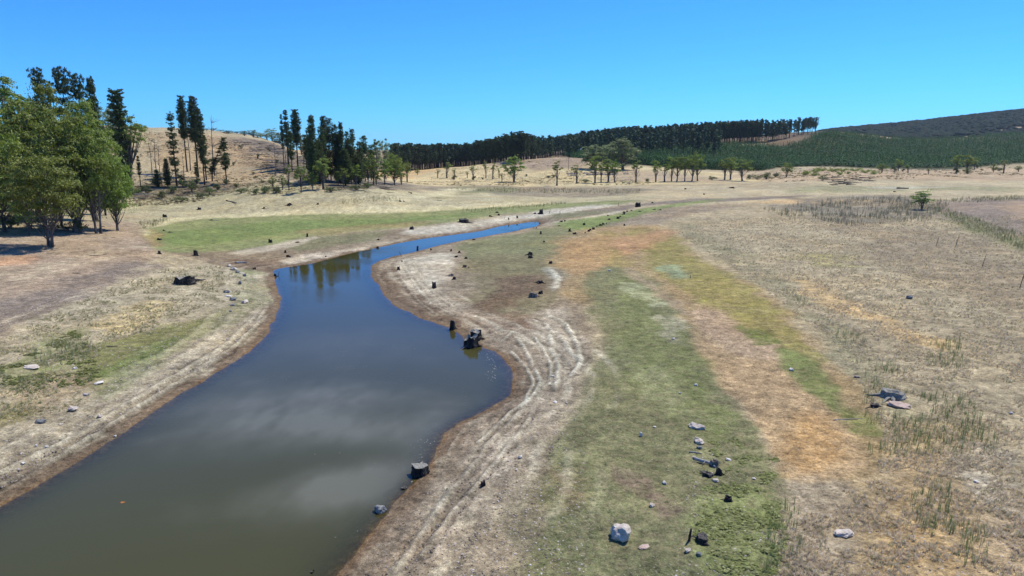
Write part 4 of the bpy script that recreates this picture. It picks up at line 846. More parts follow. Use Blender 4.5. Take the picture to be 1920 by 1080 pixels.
# gums of the middle distance
for k, u, vb, vt, w_, lab, g_ in [
 ('gum_d', 963, 341, 291, 36, 'dense round gum with several stems on the middle slope', None), ('gum_e', 821, 334, 316, 10, 'tiny gum left-most on the middle slope', None), ('gum_e', 838, 334, 302, 17, 'small gum with a high tuft at the left of the middle slope', None),
 ('gum_e', 852, 336, 314, 10, 'little gum beside a dark bush on the left of the middle slope', None), ('gum_c', 887, 337, 307, 13, 'narrow upright gum on the middle slope', None), ('gum_e', 911, 334, 301, 11, 'thin sapling left of a pair on the middle slope', None),
 ('gum_e', 924, 336, 303, 14, 'thin sapling right of a pair on the middle slope', None), ('gum_e', 936, 334, 314, 9, 'small sapling just left of the dense round gum', None), ('gum_e', 941, 341, 324, 8, 'lowest sapling at the foot of the dense round gum', None), ('gum_e', 876, 334, 320, 8, 'tiny shrubby gum left of the narrow upright one', None),
 ('gum_c', 1044, 348, 298, 18, 'thin-stemmed gum standing alone left of the windrow', None), ('gum_e', 1081, 344, 307, 20, 'small gum with a tufted crown in front of the pale windrow', None),
 ('grey_a', 1110, 318, 266, 40, 'big grey-green gum at the left of the large trio', 'large grey-green trio'), ('grey_b', 1138, 318, 266, 42, 'big grey-green gum in the middle of the large trio', 'large grey-green trio'), ('grey_a', 1168, 318, 252, 44, 'tallest big grey-green gum at the right of the large trio', 'large grey-green trio'), ('grey_b', 1192, 306, 272, 14, 'grey tree just right of the large trio, by the pine wall', None),
 ('gum_a', 1115, 343, 289, 24, 'left-most slim gum in the row in front of the large trio', 'slim gums in front of the trio'), ('gum_c', 1127, 342, 302, 14, 'thin low gum second in the row in front of the trio', 'slim gums in front of the trio'), ('gum_a', 1140, 341, 295, 22, 'middle bushy gum in the row in front of the trio', 'slim gums in front of the trio'), ('gum_b', 1153, 342, 300, 22, 'right gum with a drooping side in the row in front of the trio', 'slim gums in front of the trio'),
 ('gum_c', 1192, 342, 298, 18, 'narrow dense gum standing alone right of the trio', None), ('gum_a', 1229, 341, 298, 17, 'small round-topped gum left of the long row', None),
 ('gum_e', 1246, 341, 305, 18, 'sparse low gum at the left end of the long row', 'long row of gums on bare ground'), ('gum_a', 1259, 340, 291, 22, 'second gum of the long row, with a light crown', 'long row of gums on bare ground'), ('gum_b', 1269, 340, 290, 22, 'third gum of the long row', 'long row of gums on bare ground'), ('gum_a', 1284, 340, 291, 19, 'fourth gum of the long row, in its middle dip', 'long row of gums on bare ground'), ('gum_b', 1297, 340, 286, 22, 'fifth gum of the long row, rising to the tallest', 'long row of gums on bare ground'), ('gum_b', 1308, 339, 284, 22, 'tallest darker gum at the right end of the long row', 'long row of gums on bare ground'),
 ('gum_a', 1359, 337, 293, 20, 'left gum of the rounded pair right of the long row', 'rounded pair of gums'), ('gum_a', 1370, 337, 292, 20, 'twin stem gum touching the left one of the rounded pair', 'rounded pair of gums'), ('gum_b', 1392, 339, 295, 28, 'right, darker gum of the rounded pair', 'rounded pair of gums'),
 ('gum_d', 1475, 332, 304, 22, 'bushy light green gum at the edge of the young plantation', None), ('gum_d', 1653, 324, 306, 17, 'bushy gum above the eroded bank', None), ('gum_a', 1684, 321, 297, 14, 'small round gum over a dark bush, right of the eroded bank', None), ('gum_e', 1702, 324, 308, 12, 'sparse low gum right of the small round one', None),
 ('gum_e', 1741, 327, 315, 8, 'tiny gum on the low sandy rise', None), ('gum_a', 1792, 324, 288, 16, 'left taller gum of the group at the far right', 'far right gums'), ('gum_a', 1813, 324, 289, 20, 'middle broad gum of the group at the far right', 'far right gums'), ('gum_b', 1827, 318, 293, 13, 'right round gum of the group at the far right', 'far right gums'),
 ('gum_d', 1862, 324, 307, 11, 'low grey gum right of the far right group', None), ('gum_e', 1881, 325, 299, 15, 'last upright gum near the right picture edge', None), ('gum_d', 1909, 322, 310, 12, 'small gum at the very right picture edge', None)]:
    place_tree(k, u, vb, vt, w_*1.3, lab, group=g_)
place_tree('gum_d', 1727, 393, 356, 46, 'leafy many-stemmed young gum standing in the grey reeds on the right', parts=('crown', 'stems'))
UN = 'undergrowth below the left grove'
for u, v, h_, w_, k, lab in [(18,428,34,46,'shrub_a','grey-green thicket bush by the leaning dark trunk'),(60,430,36,50,'gum_d','dense young growth between the leaning trunk and the front gum'),(104,418,34,46,'gum_d','dense young growth behind the front gum'),(150,405,40,50,'gum_d','young growth in the shade at the middle of the grove'),(185,392,36,44,'gum_d','young growth under the low bright green gum'),(215,385,30,36,'shrub_a','bush at the dark right end of the grove'),(-20,440,40,50,'gum_d','young growth at the left picture edge'),(126,432,20,30,'shrub_a','low bush between front gum and olive gum'),(38,412,50,60,'gum_d','tall undergrowth at the back left of the grove'),(228,372,34,34,'gum_d','scrubby growth around the foot of the leaning gum'),(205,362,50,50,'gum_d','green scrub on the hill edge behind the low bright gum')]:
    place_tree(k, u, v, v-h_, w_, lab, name='shrub', cat='shrub', group=UN)
# shrubs
SH = [
 ('shrub_a', 360, 360, 332, 24, 'green bush at the foot of the slender pines'), ('shrub_a', 393, 364, 346, 22, 'grey-green bush below the tall tufted pines'), ('shrub_yellow', 259, 364, 350, 14, 'yellow-green bush at the foot of the leaning gum'), ('shrub_dark', 324, 362, 345, 20, 'dark bush among the sticks at the left hill foot'),
 ('shrub_dark', 424, 345, 334, 15, 'dark bush under the small patchy pine'), ('shrub_dark', 443, 352, 342, 11, 'small dark bush on the lower golden slope'), ('shrub_a', 480, 364, 350, 20, 'rounded grey bush on the dry flat below the felled slope'), ('shrub_b', 497, 362, 347, 22, 'wide bush beside the rounded grey bush'), ('shrub_a', 505, 355, 348, 8, 'tiny dark green ball bush left of the olive sapling'), ('shrub_a', 493, 343, 336, 8, 'little bush higher on the slope above the wide bush'),
 ('shrub_a', 475, 327, 320, 7, 'little bush on the middle of the felled slope'), ('shrub_a', 480, 334, 328, 8, 'second little bush on the felled slope'), ('shrub_a', 396, 326, 316, 16, 'round bush between pine trunks on the slope'), ('shrub_dark', 340, 340, 322, 18, 'dark bush behind the patchy pine trunk'), ('shrub_dark', 452, 278, 270, 8, 'dark bush near the top of the felled slope'), ('shrub_dark', 505, 284, 276, 7, 'dark bush near the crest at the right of the felled slope'),
 ('shrub_dark', 484, 298, 286, 6, 'dark spiky bush in the middle of the felled timber'), ('shrub_b', 518, 362, 346, 20, 'olive bush left of the small olive sapling'), ('shrub_b', 690, 352, 340, 24, 'olive bush at the foot of the dead pale trees'), ('shrub_b', 668, 356, 344, 26, 'brownish bush in the shade below the pine clump'), ('shrub_b', 620, 360, 348, 22, 'low bush beside the bright green gum'),
 ('shrub_dark', 851, 337, 326, 12, 'dark bush beside the little gum on the left of the middle slope'), ('shrub_dark', 888, 337, 328, 9, 'dark bush at the foot of the narrow upright gum'), ('shrub_dark', 905, 337, 331, 5, 'tiny dark bush between the saplings'), ('shrub_dark', 987, 331, 325, 6, 'lone dark bush right of the dense round gum'), ('shrub_dark', 1028, 333, 328, 12, 'left low dark bush near the thin-stemmed gum'), ('shrub_dark', 1038, 332, 326, 12, 'right low dark bush near the thin-stemmed gum'),
 ('shrub_a', 1437, 336, 320, 22, 'brownish rounded bush at the plantation edge'), ('shrub_b', 1455, 332, 322, 18, 'reddish low bush right of the brownish rounded one'), ('shrub_yellow', 1510, 328, 318, 20, 'yellow-green bush left-most on the eroded bank'), ('shrub_yellow', 1528, 324, 314, 18, 'yellow-green bush second on the eroded bank'), ('shrub_yellow', 1543, 321, 312, 18, 'yellow-green bush on the brow of the eroded bank'), ('shrub_yellow', 1560, 322, 313, 20, 'wide yellow-green bush crowning the eroded bank'),
 ('shrub_yellow', 1578, 322, 313, 16, 'yellow-green bush right of the crown of the bank'), ('shrub_yellow', 1600, 321, 313, 22, 'yellow-green bush trailing along the bank top'), ('shrub_yellow', 1620, 324, 316, 18, 'low yellow-green bush near the right end of the bank'), ('shrub_yellow', 1638, 327, 318, 16, 'last yellow-green bush at the right end of the bank'), ('shrub_a', 1542, 339, 325, 13, 'grey-green bush on the eroded face of the bank'), ('shrub_yellow', 1526, 330, 322, 15, 'yellow-green bush below the brow on the left of the bank'),
 ('shrub_dark', 1677, 322, 310, 12, 'dark bush under the small round gum'), ('shrub_dark', 1693, 322, 315, 6, 'small dark bush between the round and sparse gums'), ('shrub_dark', 1793, 326, 310, 12, 'dark bush below the left gum of the far right group'), ('shrub_a', 1814, 326, 310, 15, 'grey-green bush below the broad gum of the far right group'), ('shrub_dark', 1832, 316, 307, 6, 'dark ball bush right of the far right group'), ('shrub_b', 1873, 321, 312, 14, 'low green bush beside the last upright gum'),
 ('shrub_dark', 1841, 320, 316, 6, 'tiny bush on the sandy rise at the far right'), ('shrub_a', 1406, 336, 325, 14, 'grey-green bush at the foot of the rounded pair of gums'), ('shrub_yellow', 1576, 328, 320, 10, 'small yellow-green bush on the pink earth of the bank'), ('shrub_yellow', 1590, 326, 320, 9, 'round yellow-green bush on the pink earth, to the right'),
 ('shrub_dark', 242, 368, 346, 22, 'dark bush at the foot of the tall dark-clothed pine'), ('shrub_dark', 276, 362, 344, 20, 'dark bush between the leaning gum and the stick pile'), ('shrub_a', 304, 372, 354, 22, 'grey-green bush in front of the stick pile'), ('shrub_dark', 345, 352, 334, 18, 'dark bush just right of the patchy pine foot'), ('shrub_dark', 366, 348, 330, 18, 'dark bush between the tall tufted pair'),
 ('shrub_dark', 408, 356, 342, 18, 'dark bush below the far-leaning pine'), ('shrub_a', 378, 372, 358, 22, 'pale grey bush on the dry ground below the tufted pair'), ('shrub_b', 452, 362, 350, 20, 'low bush right of the long dark fallen trunk'), ('shrub_dark', 290, 346, 330, 16, 'dark bush behind the stick pile'), ('shrub_b', 340, 378, 366, 24, 'low sprawling bush where the fallen stems end'),
 ('shrub_dark', 520, 306, 297, 8, 'dark bush on the upper felled slope near the thin pines'), ('shrub_dark', 556, 330, 318, 12, 'dark bush at the foot of the square-topped pine'), ('shrub_dark', 575, 342, 328, 16, 'dark bush left of the dense pine clump'), ('shrub_a', 540, 348, 336, 14, 'grey bush on the lower felled slope'), ('shrub_dark', 438, 310, 302, 8, 'small dark bush on the golden slope above the patchy pine'),
 ('shrub_a', 1335, 338, 328, 14, 'low bush between the long row and the rounded pair'), ('shrub_dark', 1213, 341, 333, 10, 'small dark bush between the narrow gum and the round-topped gum'), ('shrub_b', 1098, 342, 334, 14, 'low bush beside the left-most slim gum'), ('shrub_a', 1420, 337, 326, 14, 'olive bush right of the rounded pair of gums'),
]
for k, u, vb, vt, w_, lab in SH: place_tree(k, u, vb, vt, w_*1.15, lab, name='shrub', cat='shrub', group='scattered shrubs')
print('trees', len(TREES), time.time()-T0)

# ------------------------------------------------------------------ mature pine wall on the ridge
fr_base = [(735,322),(860,312),(960,305),(985,301),(1040,290),(1100,287),(1200,281),(1260,277),(1300,275),(1370,270),(1430,268),(1470,262),(1530,247)]
fw = []
for (a, b) in fr_base:
    p = cast(a, b); fw.append(p)
pts = []
rg = np.random.default_rng(3)
fl = [np.array([p.x, p.y]) for p in fw]
print('forest base', [(round(p.x), round(p.y), round(p.z, 1)) for p in fw])
rowsd = [0, 9, 19, 30, 42, 56, 72, 90]
for row, dd_ in enumerate(rowsd):
    for i in range(len(fl)-1):
        a, b = fl[i], fl[i+1]; L_ = abs(math.atan2(b[0], b[1])-math.atan2(a[0], a[1]))*FPX
        k = max(1, int(L_/ (3.2 if row == 0 else 4.2)))
        for j_ in range(k):
            t = (j_+rg.random()*.8)/k; q = a+(b-a)*t; d = q/np.linalg.norm(q); q = q+d*(dd_+rg.normal()*2.5)
            pts.append((row, q[0], q[1]))
stuff = []
cnt = 0
def hmed(u):   # height of the stand, metres
    return np.interp(u, [735, 860, 960, 1010, 1060, 1150, 1300, 1430, 1530], [25, 23, 22, 22, 26, 28, 27, 27, 22])
for row, x, y in pts:
    if x/y*1305+960 > 1425 and (row > 3 or rg.random() < .35): continue
    z = float(height(np.array([x]), np.array([y]))[0]); u = 960+x/y*1305
    Hh = hmed(u)*(.76+.36*rg.random()**.8)
    if row <= 1 and cnt < 300 and (rg.random() > .12):
        right = u > 1410
        t = place_tree('forest_%d' % rg.integers(4), 0, 0, 0, None, ('mature pine in the dark wall behind the valley gums and the middle slope' if u < 985 else 'mature pine of the dark wall climbing the ridge behind the grey-green trio' if u < 1215 else 'mature pine of the dark wall above the middle of the young plantation' if u < 1400 else 'mature pine near the thinning right end of the ridge forest'), name='pine_tree', group='mature pines along the front of the ridge forest', pos=Vector((x, y, z)), Hm=Hh)
        t.scale = (Hh/28*(.95+.35*rg.random()),)*2+(Hh/28,); cnt += 1
    else: stuff.append((x, y, z, Hh/28))
for u, vb, vt in [(1497, 249, 219), (1506, 248, 222), (1515, 248, 220), (1522, 247, 221), (1529, 247, 219)]:
    place_tree('pine_open', u, vb, vt, 9 if u < 1525 else 12, {1497:'first of the outlying thin pines where the forest wall ends',1506:'second outlying thin pine at the end of the forest wall',1515:'third outlying thin pine at the end of the forest wall',1522:'fourth outlying thin pine at the end of the forest wall',1529:'last see-through pine at the right end of the forest wall'}[u], name='pine_tree', depth=1105)
place_tree('gum_a', 1449, 268, 241, 17, 'light green gum standing in front of the dark forest wall', depth=985)
print('forest individuals', cnt, 'rest', len(stuff), time.time()-T0)
def join_instances(name, protos, inst, mat, rngs, tints=None):
    """one mesh holding many copies: inst rows are x, y, z, sx, sz, rot"""
    VS, FS, AT = [], [], []; n0 = 0
    inst = np.asarray(inst, float); pick = rngs.integers(len(protos), size=len(inst))
    for k, (pv, pq, pa) in enumerate(protos):
        I = inst[pick == k]
        if len(I) == 0: continue
        c, s = np.cos(I[:, 5])[:, None], np.sin(I[:, 5])[:, None]
        vx = pv[None, :, 0]*I[:, 3:4]; vy = pv[None, :, 1]*I[:, 3:4]; vz = pv[None, :, 2]*I[:, 4:5]
        V_ = np.stack([vx*c-vy*s+I[:, 0:1], vx*s+vy*c+I[:, 1:2], vz+I[:, 2:3]], -1).reshape(-1, 3)
        F_ = (pq[None]+(np.arange(len(I))*len(pv))[:, None, None]).reshape(-1, pq.shape[1])+n0
        VS.append(V_); FS.append(F_); n0 += len(V_)
        if tints is None: AT.append((pa[None]*(.75+.5*rngs.random((len(I), 1)))).ravel())
        else:
            tt = tints[pick == k]; AT.append((tt[:, None, :]*pa[None, :, None]).reshape(-1, 3))
    key = 'tint' if tints is None else 'Col'
    return mesh_np(name, np.concatenate(VS), [np.concatenate(FS)], [mat], None, False, {key: np.concatenate(AT)})
def mb_arrays(mb):
    q = []
    if mb.q: q.append(np.concatenate(mb.q))
    if mb.t:
        t = np.concatenate(mb.t); q.append(np.concatenate([t, t[:, 2:3]], 1)) if False else None
    return np.concatenate(mb.v), q[0], np.concatenate(mb.c)
def cheap_pine(seed, n=26, H=28, Rm=3.6, start=.3, L=3.4, W=1.5):
    rng = np.random.default_rng(seed); mb = MB(); C = []; S = []
    for k in range(n):
        z = start+(1-start)*k/n; a = rng.random()*6.28; r = Rm*(.3+.7*(1-(z-start)/(1-start))**.7)*.55
        C.append([math.cos(a)*r, math.sin(a)*r, z*H]); S.append(Rm*.35)
    C = np.array(C); S = np.array(S)
    leaves(mb, C, np.stack([S, S, S*.7], -1), 4, rng, L, W, .2, .3)
    tube(mb, [(0, 0, -1), (0, 0, H*.5), (0, 0, H)], [.3, .22, .05], 3, .35, cap=False)
    return mb_arrays(mb)
I = [(x, y, z, s*(.95+.3*rg.random()), s, rg.random()*6.28) for x, y, z, s in stuff]
# further forest beyond the crest, seen as one mass
for _ in range(750):
    u = 730+rg.random()*620; d_ = 760+rg.random()*520; x = (u-960)/1300*d_; z = float(zgrid(np.array([x]), np.array([d_]))[0])
    if z < 0: z = 0
    base_v = 285-(z-20)/d_*1280
    s = (.78+.2*rg.random())
    if u > 1000 and base_v < np.interp(u, [1000, 1100, 1350], [300, 283, 268]) - 3 : continue
    I.append((x, d_, z, s*1.2, s, rg.random()*6.28))
ps = [cheap_pine(70+k) for k in range(5)]
fo = obj('pine_forest', join_instances('pine_forest', ps, I, M['forest'], rg))
tag(fo, 'dark mass of mature pines filling in behind the front trees of the ridge forest', 'forest', kind='stuff')

# ------------------------------------------------------------------ young pine plantation in rows
PLPX = [(1055,291),(1110,286),(1200,283),(1290,274),(1370,272),(1457,277),(1490,274),(1549,250),(1600,253),(1669,262),(1754,262),(1840,259),(1920,253),(2100,248),(2100,306),(1920,305),(1850,312),(1740,315),(1640,314),(1555,311),(1462,314),(1419,322),(1322,319),(1202,309),(1102,303)]
PLW = castpoly([(a, max(b, 250)) for a, b in PLPX])
print('plant', [(round(a), round(b)) for a, b in PLW])
pb = np.array(PLW); gx = np.arange(0, pb[:, 0].max(), 3.9); gy = np.arange(pb[:, 1].min(), min(pb[:, 1].max(), 1350), 5.6)
GX, GY = np.meshgrid(gx, gy); GX = GX.ravel()+rg.normal(0, .5, GX.size); GY = GY.ravel()+rg.normal(0, .9, GY.size)
PP = np.stack([GX, GY], -1); ins = poly_sdf(PP, PLW) < 0
PP = PP[ins & (rg.random(len(ins)) > .04)]
zz = height(PP[:, 0], PP[:, 1])
vv = 285-(zz-20)/PP[:, 1]*1280
keep = rg.random(len(PP)) < np.clip(1.25-(PP[:, 1]-600)/900, .45, 1)
PP = PP[keep]; zz = zz[keep]
print('plantation', len(PP))
def young(seed, n=70, simple=False):
    rng = np.random.default_rng(seed); mb = MB(); H = 1.0
    z = np.linspace(.10, .97, n)+rng.normal(0, .01, n); a = rng.random(n)*6.28; r = .26*(1.02-z)+.02
    L_ = r*1.0; c = np.stack([np.cos(a), np.sin(a), np.zeros(n)], -1)
    mid = c*(r*.55)[:, None]+np.stack([0*z, 0*z, z], -1)
    tip = c*(r*1.05)[:, None]+np.stack([0*z, 0*z, z+.05], -1); b0 = np.stack([0*z, 0*z, z-.03], -1); s = np.stack([-np.sin(a), np.cos(a), 0*a], -1)*(r*.33+.012)[:, None]
    v = np.stack([b0, mid+s, tip, mid-s], 1).reshape(-1, 3); mb.add(v, np.arange(n*4).reshape(-1, 4), None, np.repeat(.7+.6*rng.random(n), 4))
    return mb
order = np.argsort(PP[:, 1]/ (1+.0*PP[:, 1]))
vis = [k for k in order if abs(PP[k, 0]/PP[k, 1]) < .77][:300]; vs = set(vis)
Hy = 6.6
ym = []
for k in range(4):
    mb = young(80+k); ym.append(mb.mesh('young_pine', M['young']))
for k in vis:
    e = obj('young_pine', ym[rg.integers(4)]); h_ = Hy*(.75+.45*rg.random()); e.location = (PP[k, 0], PP[k, 1], zz[k]-.1); e.scale = (h_*1.35, h_*1.35, h_); e.rotation_euler = (0, 0, rg.random()*6.28)
    tag(e, ('young pine in the nearest edge row, left part behind the slim gums' if PP[k,0]/PP[k,1] < .2 else 'young pine in the nearest edge row, behind the long row of gums' if PP[k,0]/PP[k,1] < .38 else 'young pine in the nearest edge row, above the eroded bank and far right flats'), 'young pine', 'young pines along the near edge of the plantation')
yp = [mb_arrays(young(90+k, 26)) for k in range(5)]
hv = 1+.28*fbm(PP[:, 0]/45, PP[:, 1]/45, 3, 66)
YI = [(PP[k, 0], PP[k, 1], zz[k]-.1, Hy*hv[k]*(.75+.45*rg.random())*1.6, Hy*hv[k]*(.75+.45*rg.random()), rg.random()*6.28) for k in range(len(PP)) if k not in vs]
yo = obj('pine_plantation', join_instances('pine_plantation', yp, YI, M['young'], rg))
tag(yo, 'rows of young green pines covering the slope on the right', 'plantation', kind='stuff')
print('plantation done', time.time()-T0)

# ------------------------------------------------------------------ wooded far hill on the right
def blob(seed, n=44, L=1.0):
    rng = np.random.default_rng(seed); mb = MB(); C = np.array([[rng.normal()*.25, rng.normal()*.25, .6+.2*rng.random()] for _ in range(5)])
    leaves(mb, C, np.full((5, 3), .28), n//5, rng, .30, .2, .4, .5, 0, True)
    tube(mb, [(0, 0, -.1), (0, 0, .55)], [.03, .02], 3, .8, cap=False); return mb_arrays(mb)
def dome(seed):
    rng = np.random.default_rng(seed); n, m = 7, 4; V_ = []
    for i in range(m):
        e = -.5+i*.62; r_ = math.cos(e)*.5; z_ = .62+.42*math.sin(e)
        for j in range(n):
            a = j/n*6.283+i*.4; q_ = 1+.22*rng.standard_normal(); V_.append([math.cos(a)*r_*q_, math.sin(a)*r_*q_, z_*(1+.08*rng.standard_normal())])
    i = np.arange(m-1)[:, None]; j = np.arange(n)[None, :]; a = i*n+j; b = i*n+(j+1) % n
    F = np.stack([a, b, b+n, a+n], -1).reshape(-1, 4); t0 = (m-1)*n
    F = np.concatenate([F, [[t0, t0+1, t0+2, t0+3], [t0, t0+3, t0+4, t0+6], [t0+4, t0+5, t0+6, t0+4]][:2]])
    return np.array(V_), F, np.full(len(V_), 1.)
BW = [np.array(castpoly(q_)) for q_ in BARE]
print('bare', [b_.mean(0).round() for b_ in BW])
HI = []
for _ in range(17000):
    a = .40+rg.random()*.75; d_ = 1300+rg.random()**.8*1500; x = a*d_
    z = zgrid(np.array([x]), np.array([d_]))[0]
    v_ = 285-(z-20)/d_*1280; u = 960+a*1300
    if v_ > np.interp(u, [1540, 1700, 1840, 1920, 2100], [250, 266, 264, 258, 254]): continue
    if fbm(np.array([x/120]), np.array([d_/120]), 3, 44)[0] < (-.6 if d_ > 1750 else -.12): continue
    if any(poly_sdf(np.array([[x, d_]]), w_)[0] < 8 for w_ in BW) and rg.random() < .85: continue
    s = 8+7*rg.random(); HI.append((x, d_, z-s*.3, s*1.7, s*.8, rg.random()*6.28))
M['hillwood'] = leaf_mat('far_gum_leaves', (.030, .041, .032), (.047, .061, .044), .0, (1.2, 1.2, .8), .9, 0.0)
print('hill trees', len(HI))
hp = [dome(100+k) for k in range(6)]
HI_ = HI
hm__ = join_instances('hill_woodland', hp, HI_, M['hillwood'], rg); hm__.polygons.foreach_set('use_smooth', np.ones(len(hm__.polygons), bool)); ho = obj('hill_woodland', hm__); tag(ho, 'grey-green open woodland covering the far hill on the right', 'woodland', kind='stuff')
print('hill done', time.time()-T0)
# ------------------------------------------------------------------ stumps, logs, rocks
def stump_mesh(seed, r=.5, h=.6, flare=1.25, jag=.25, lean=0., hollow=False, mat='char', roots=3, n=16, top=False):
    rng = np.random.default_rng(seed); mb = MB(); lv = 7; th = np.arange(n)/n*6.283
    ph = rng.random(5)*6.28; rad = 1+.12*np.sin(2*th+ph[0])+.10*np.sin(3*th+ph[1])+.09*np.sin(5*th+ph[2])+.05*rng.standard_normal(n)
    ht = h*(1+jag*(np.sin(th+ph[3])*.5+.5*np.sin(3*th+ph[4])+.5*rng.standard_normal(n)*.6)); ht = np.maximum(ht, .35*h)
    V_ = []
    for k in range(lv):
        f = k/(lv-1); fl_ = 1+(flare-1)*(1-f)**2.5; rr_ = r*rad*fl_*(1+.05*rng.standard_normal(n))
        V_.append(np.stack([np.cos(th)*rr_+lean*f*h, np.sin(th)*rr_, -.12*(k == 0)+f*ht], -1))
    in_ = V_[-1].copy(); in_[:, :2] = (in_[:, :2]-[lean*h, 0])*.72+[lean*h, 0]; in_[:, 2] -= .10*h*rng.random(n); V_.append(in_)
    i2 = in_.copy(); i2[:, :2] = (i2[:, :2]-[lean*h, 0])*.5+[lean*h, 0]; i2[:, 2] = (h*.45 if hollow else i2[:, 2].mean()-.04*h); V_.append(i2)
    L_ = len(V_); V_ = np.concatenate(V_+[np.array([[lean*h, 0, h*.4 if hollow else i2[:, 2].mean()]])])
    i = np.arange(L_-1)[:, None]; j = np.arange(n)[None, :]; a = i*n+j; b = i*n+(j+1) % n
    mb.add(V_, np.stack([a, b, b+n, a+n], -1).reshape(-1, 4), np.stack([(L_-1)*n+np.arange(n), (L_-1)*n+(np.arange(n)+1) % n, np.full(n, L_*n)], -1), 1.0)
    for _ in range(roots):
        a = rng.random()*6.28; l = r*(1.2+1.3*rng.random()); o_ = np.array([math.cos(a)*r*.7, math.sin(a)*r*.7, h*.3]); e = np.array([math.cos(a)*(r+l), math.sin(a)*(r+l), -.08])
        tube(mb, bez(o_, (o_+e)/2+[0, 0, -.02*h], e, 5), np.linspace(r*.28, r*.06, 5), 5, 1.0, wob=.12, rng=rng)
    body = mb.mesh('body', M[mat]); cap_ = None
    if top:
        mb2 = MB(); c = V_[(lv-1)*n:(lv)*n].copy(); c[:, 2] += .004; d = V_[lv*n:(lv+1)*n].copy(); d[:, 2] += .03; ct = np.array([[lean*h, 0, d[:, 2].mean()+.02]])
        vv_ = np.concatenate([c, d, ct]); j = np.arange(n)
        mb2.add(vv_, np.stack([j, (j+1) % n, (j+1) % n+n, j+n], -1), np.stack([n+j, n+(j+1) % n, np.full(n, 2*n)], -1)); cap_ = mb2.mesh('cut_top', M['stumptop'])
    return body, cap_
def log_mesh(seed, L=3., r=.15, mat='grey_wood', bend=.06, taper=.5, forks=1):
    rng = np.random.default_rng(seed); mb = MB(); k = 9
    x = np.linspace(-L/2, L/2, k); pts = np.stack([x, L*bend*np.sin(x/L*3+rng.random()*3)+rng.normal(0, L*.008, k), r*.55+rng.normal(0, r*.12, k)], -1)
    tube(mb, pts, r*np.linspace(1, taper, k)*(1+.08*rng.standard_normal(k)), 8, 1.0, wob=.07, rng=rng)
    for _ in range(forks):
        i_ = rng.integers(3, 7); s = 1 if rng.random() > .5 else -1; e = pts[i_]+np.array([L*.2, s*L*(.1+.1*rng.random()), L*.06*rng.random()])
        tube(mb, [pts[i_], (pts[i_]+e)/2, e], [r*.4, r*.28, r*.1], 5, 1.0)
    return mb.mesh('log', M[mat], True)
def rock_mesh(seed, mat='rock_pale', flat_=.7, el=1.2, sub=3):
    rng = np.random.default_rng(seed); bm = bmesh.new(); bmesh.ops.create_icosphere(bm, subdivisions=sub, radius=1.0)
    v = np.array([q.co[:] for q in bm.verts]); f = np.array([[q.index for q in p.verts] for p in bm.faces]); bm.free()
    for _ in range(13):
        nn = rng.standard_normal(3); nn /= np.linalg.norm(nn); d = .62+.28*rng.random(); dt = v@nn; v = v-np.maximum(dt-d, 0)[:, None]*nn
    v *= (1+.13*np.sin(v[:, 0:1]*4+seed)*np.cos(v[:, 1:2]*3.3+seed*2)+.08*np.sin(v[:, 2:3]*7+v[:, 0:1]*5)); v += .03*rng.standard_normal(v.shape); v *= np.array([el, 1, flat_])*.62; v[:, 2] += .30*flat_
    mb = MB(); mb.add(v, None, f, 1.0); return mb.mesh('rock', M[mat])
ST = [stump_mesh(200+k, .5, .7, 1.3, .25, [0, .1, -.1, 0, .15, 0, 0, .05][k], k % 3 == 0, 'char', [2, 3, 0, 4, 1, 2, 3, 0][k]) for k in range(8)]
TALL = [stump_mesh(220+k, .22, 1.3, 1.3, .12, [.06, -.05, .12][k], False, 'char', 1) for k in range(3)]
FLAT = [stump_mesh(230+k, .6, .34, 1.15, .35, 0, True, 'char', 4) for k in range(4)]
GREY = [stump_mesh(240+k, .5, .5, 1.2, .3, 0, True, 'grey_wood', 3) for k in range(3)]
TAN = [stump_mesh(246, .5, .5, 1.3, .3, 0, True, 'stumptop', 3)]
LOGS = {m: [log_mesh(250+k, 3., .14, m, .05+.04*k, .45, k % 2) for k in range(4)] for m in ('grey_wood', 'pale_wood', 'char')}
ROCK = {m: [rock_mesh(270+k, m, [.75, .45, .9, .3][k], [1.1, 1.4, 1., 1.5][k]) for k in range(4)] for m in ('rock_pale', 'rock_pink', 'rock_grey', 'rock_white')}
rs = np.random.default_rng(77)
def single(name, me, u, v, wm, hm, label, cat, group=None, rot=None, base=(1., 1.), dz=0, sy=None, tilt=None):
    """put one mesh on the ground under pixel (u, v); wm/hm are pixel sizes of the thing there"""
    p = cast(u, v)
    if p is None: print('missed', label); return
    s = p.length and math.hypot(math.hypot(p.x, p.y), CAM_H)/FPX
    if v > 300 and shore_sdf(np.array([p.x]), np.array([p.y]))[0] < 0: p.z = max(p.z, -.25)
    OBST.append((p.x, p.y, wm*s*.75+.1)); o = obj(name, me); o.location = (p.x, p.y, p.z+dz); W_ = wm*s/base[0]; H_ = hm*s/base[1]
    o.scale = (W_, W_ if sy is None else sy*W_, H_); o.rotation_euler = (0 if tilt is None else tilt, 0, rs.random()*6.28 if rot is None else rot)
    tag(o, label, cat, group); return o
SG = 'blackened stumps scattered over the dry lake bed'
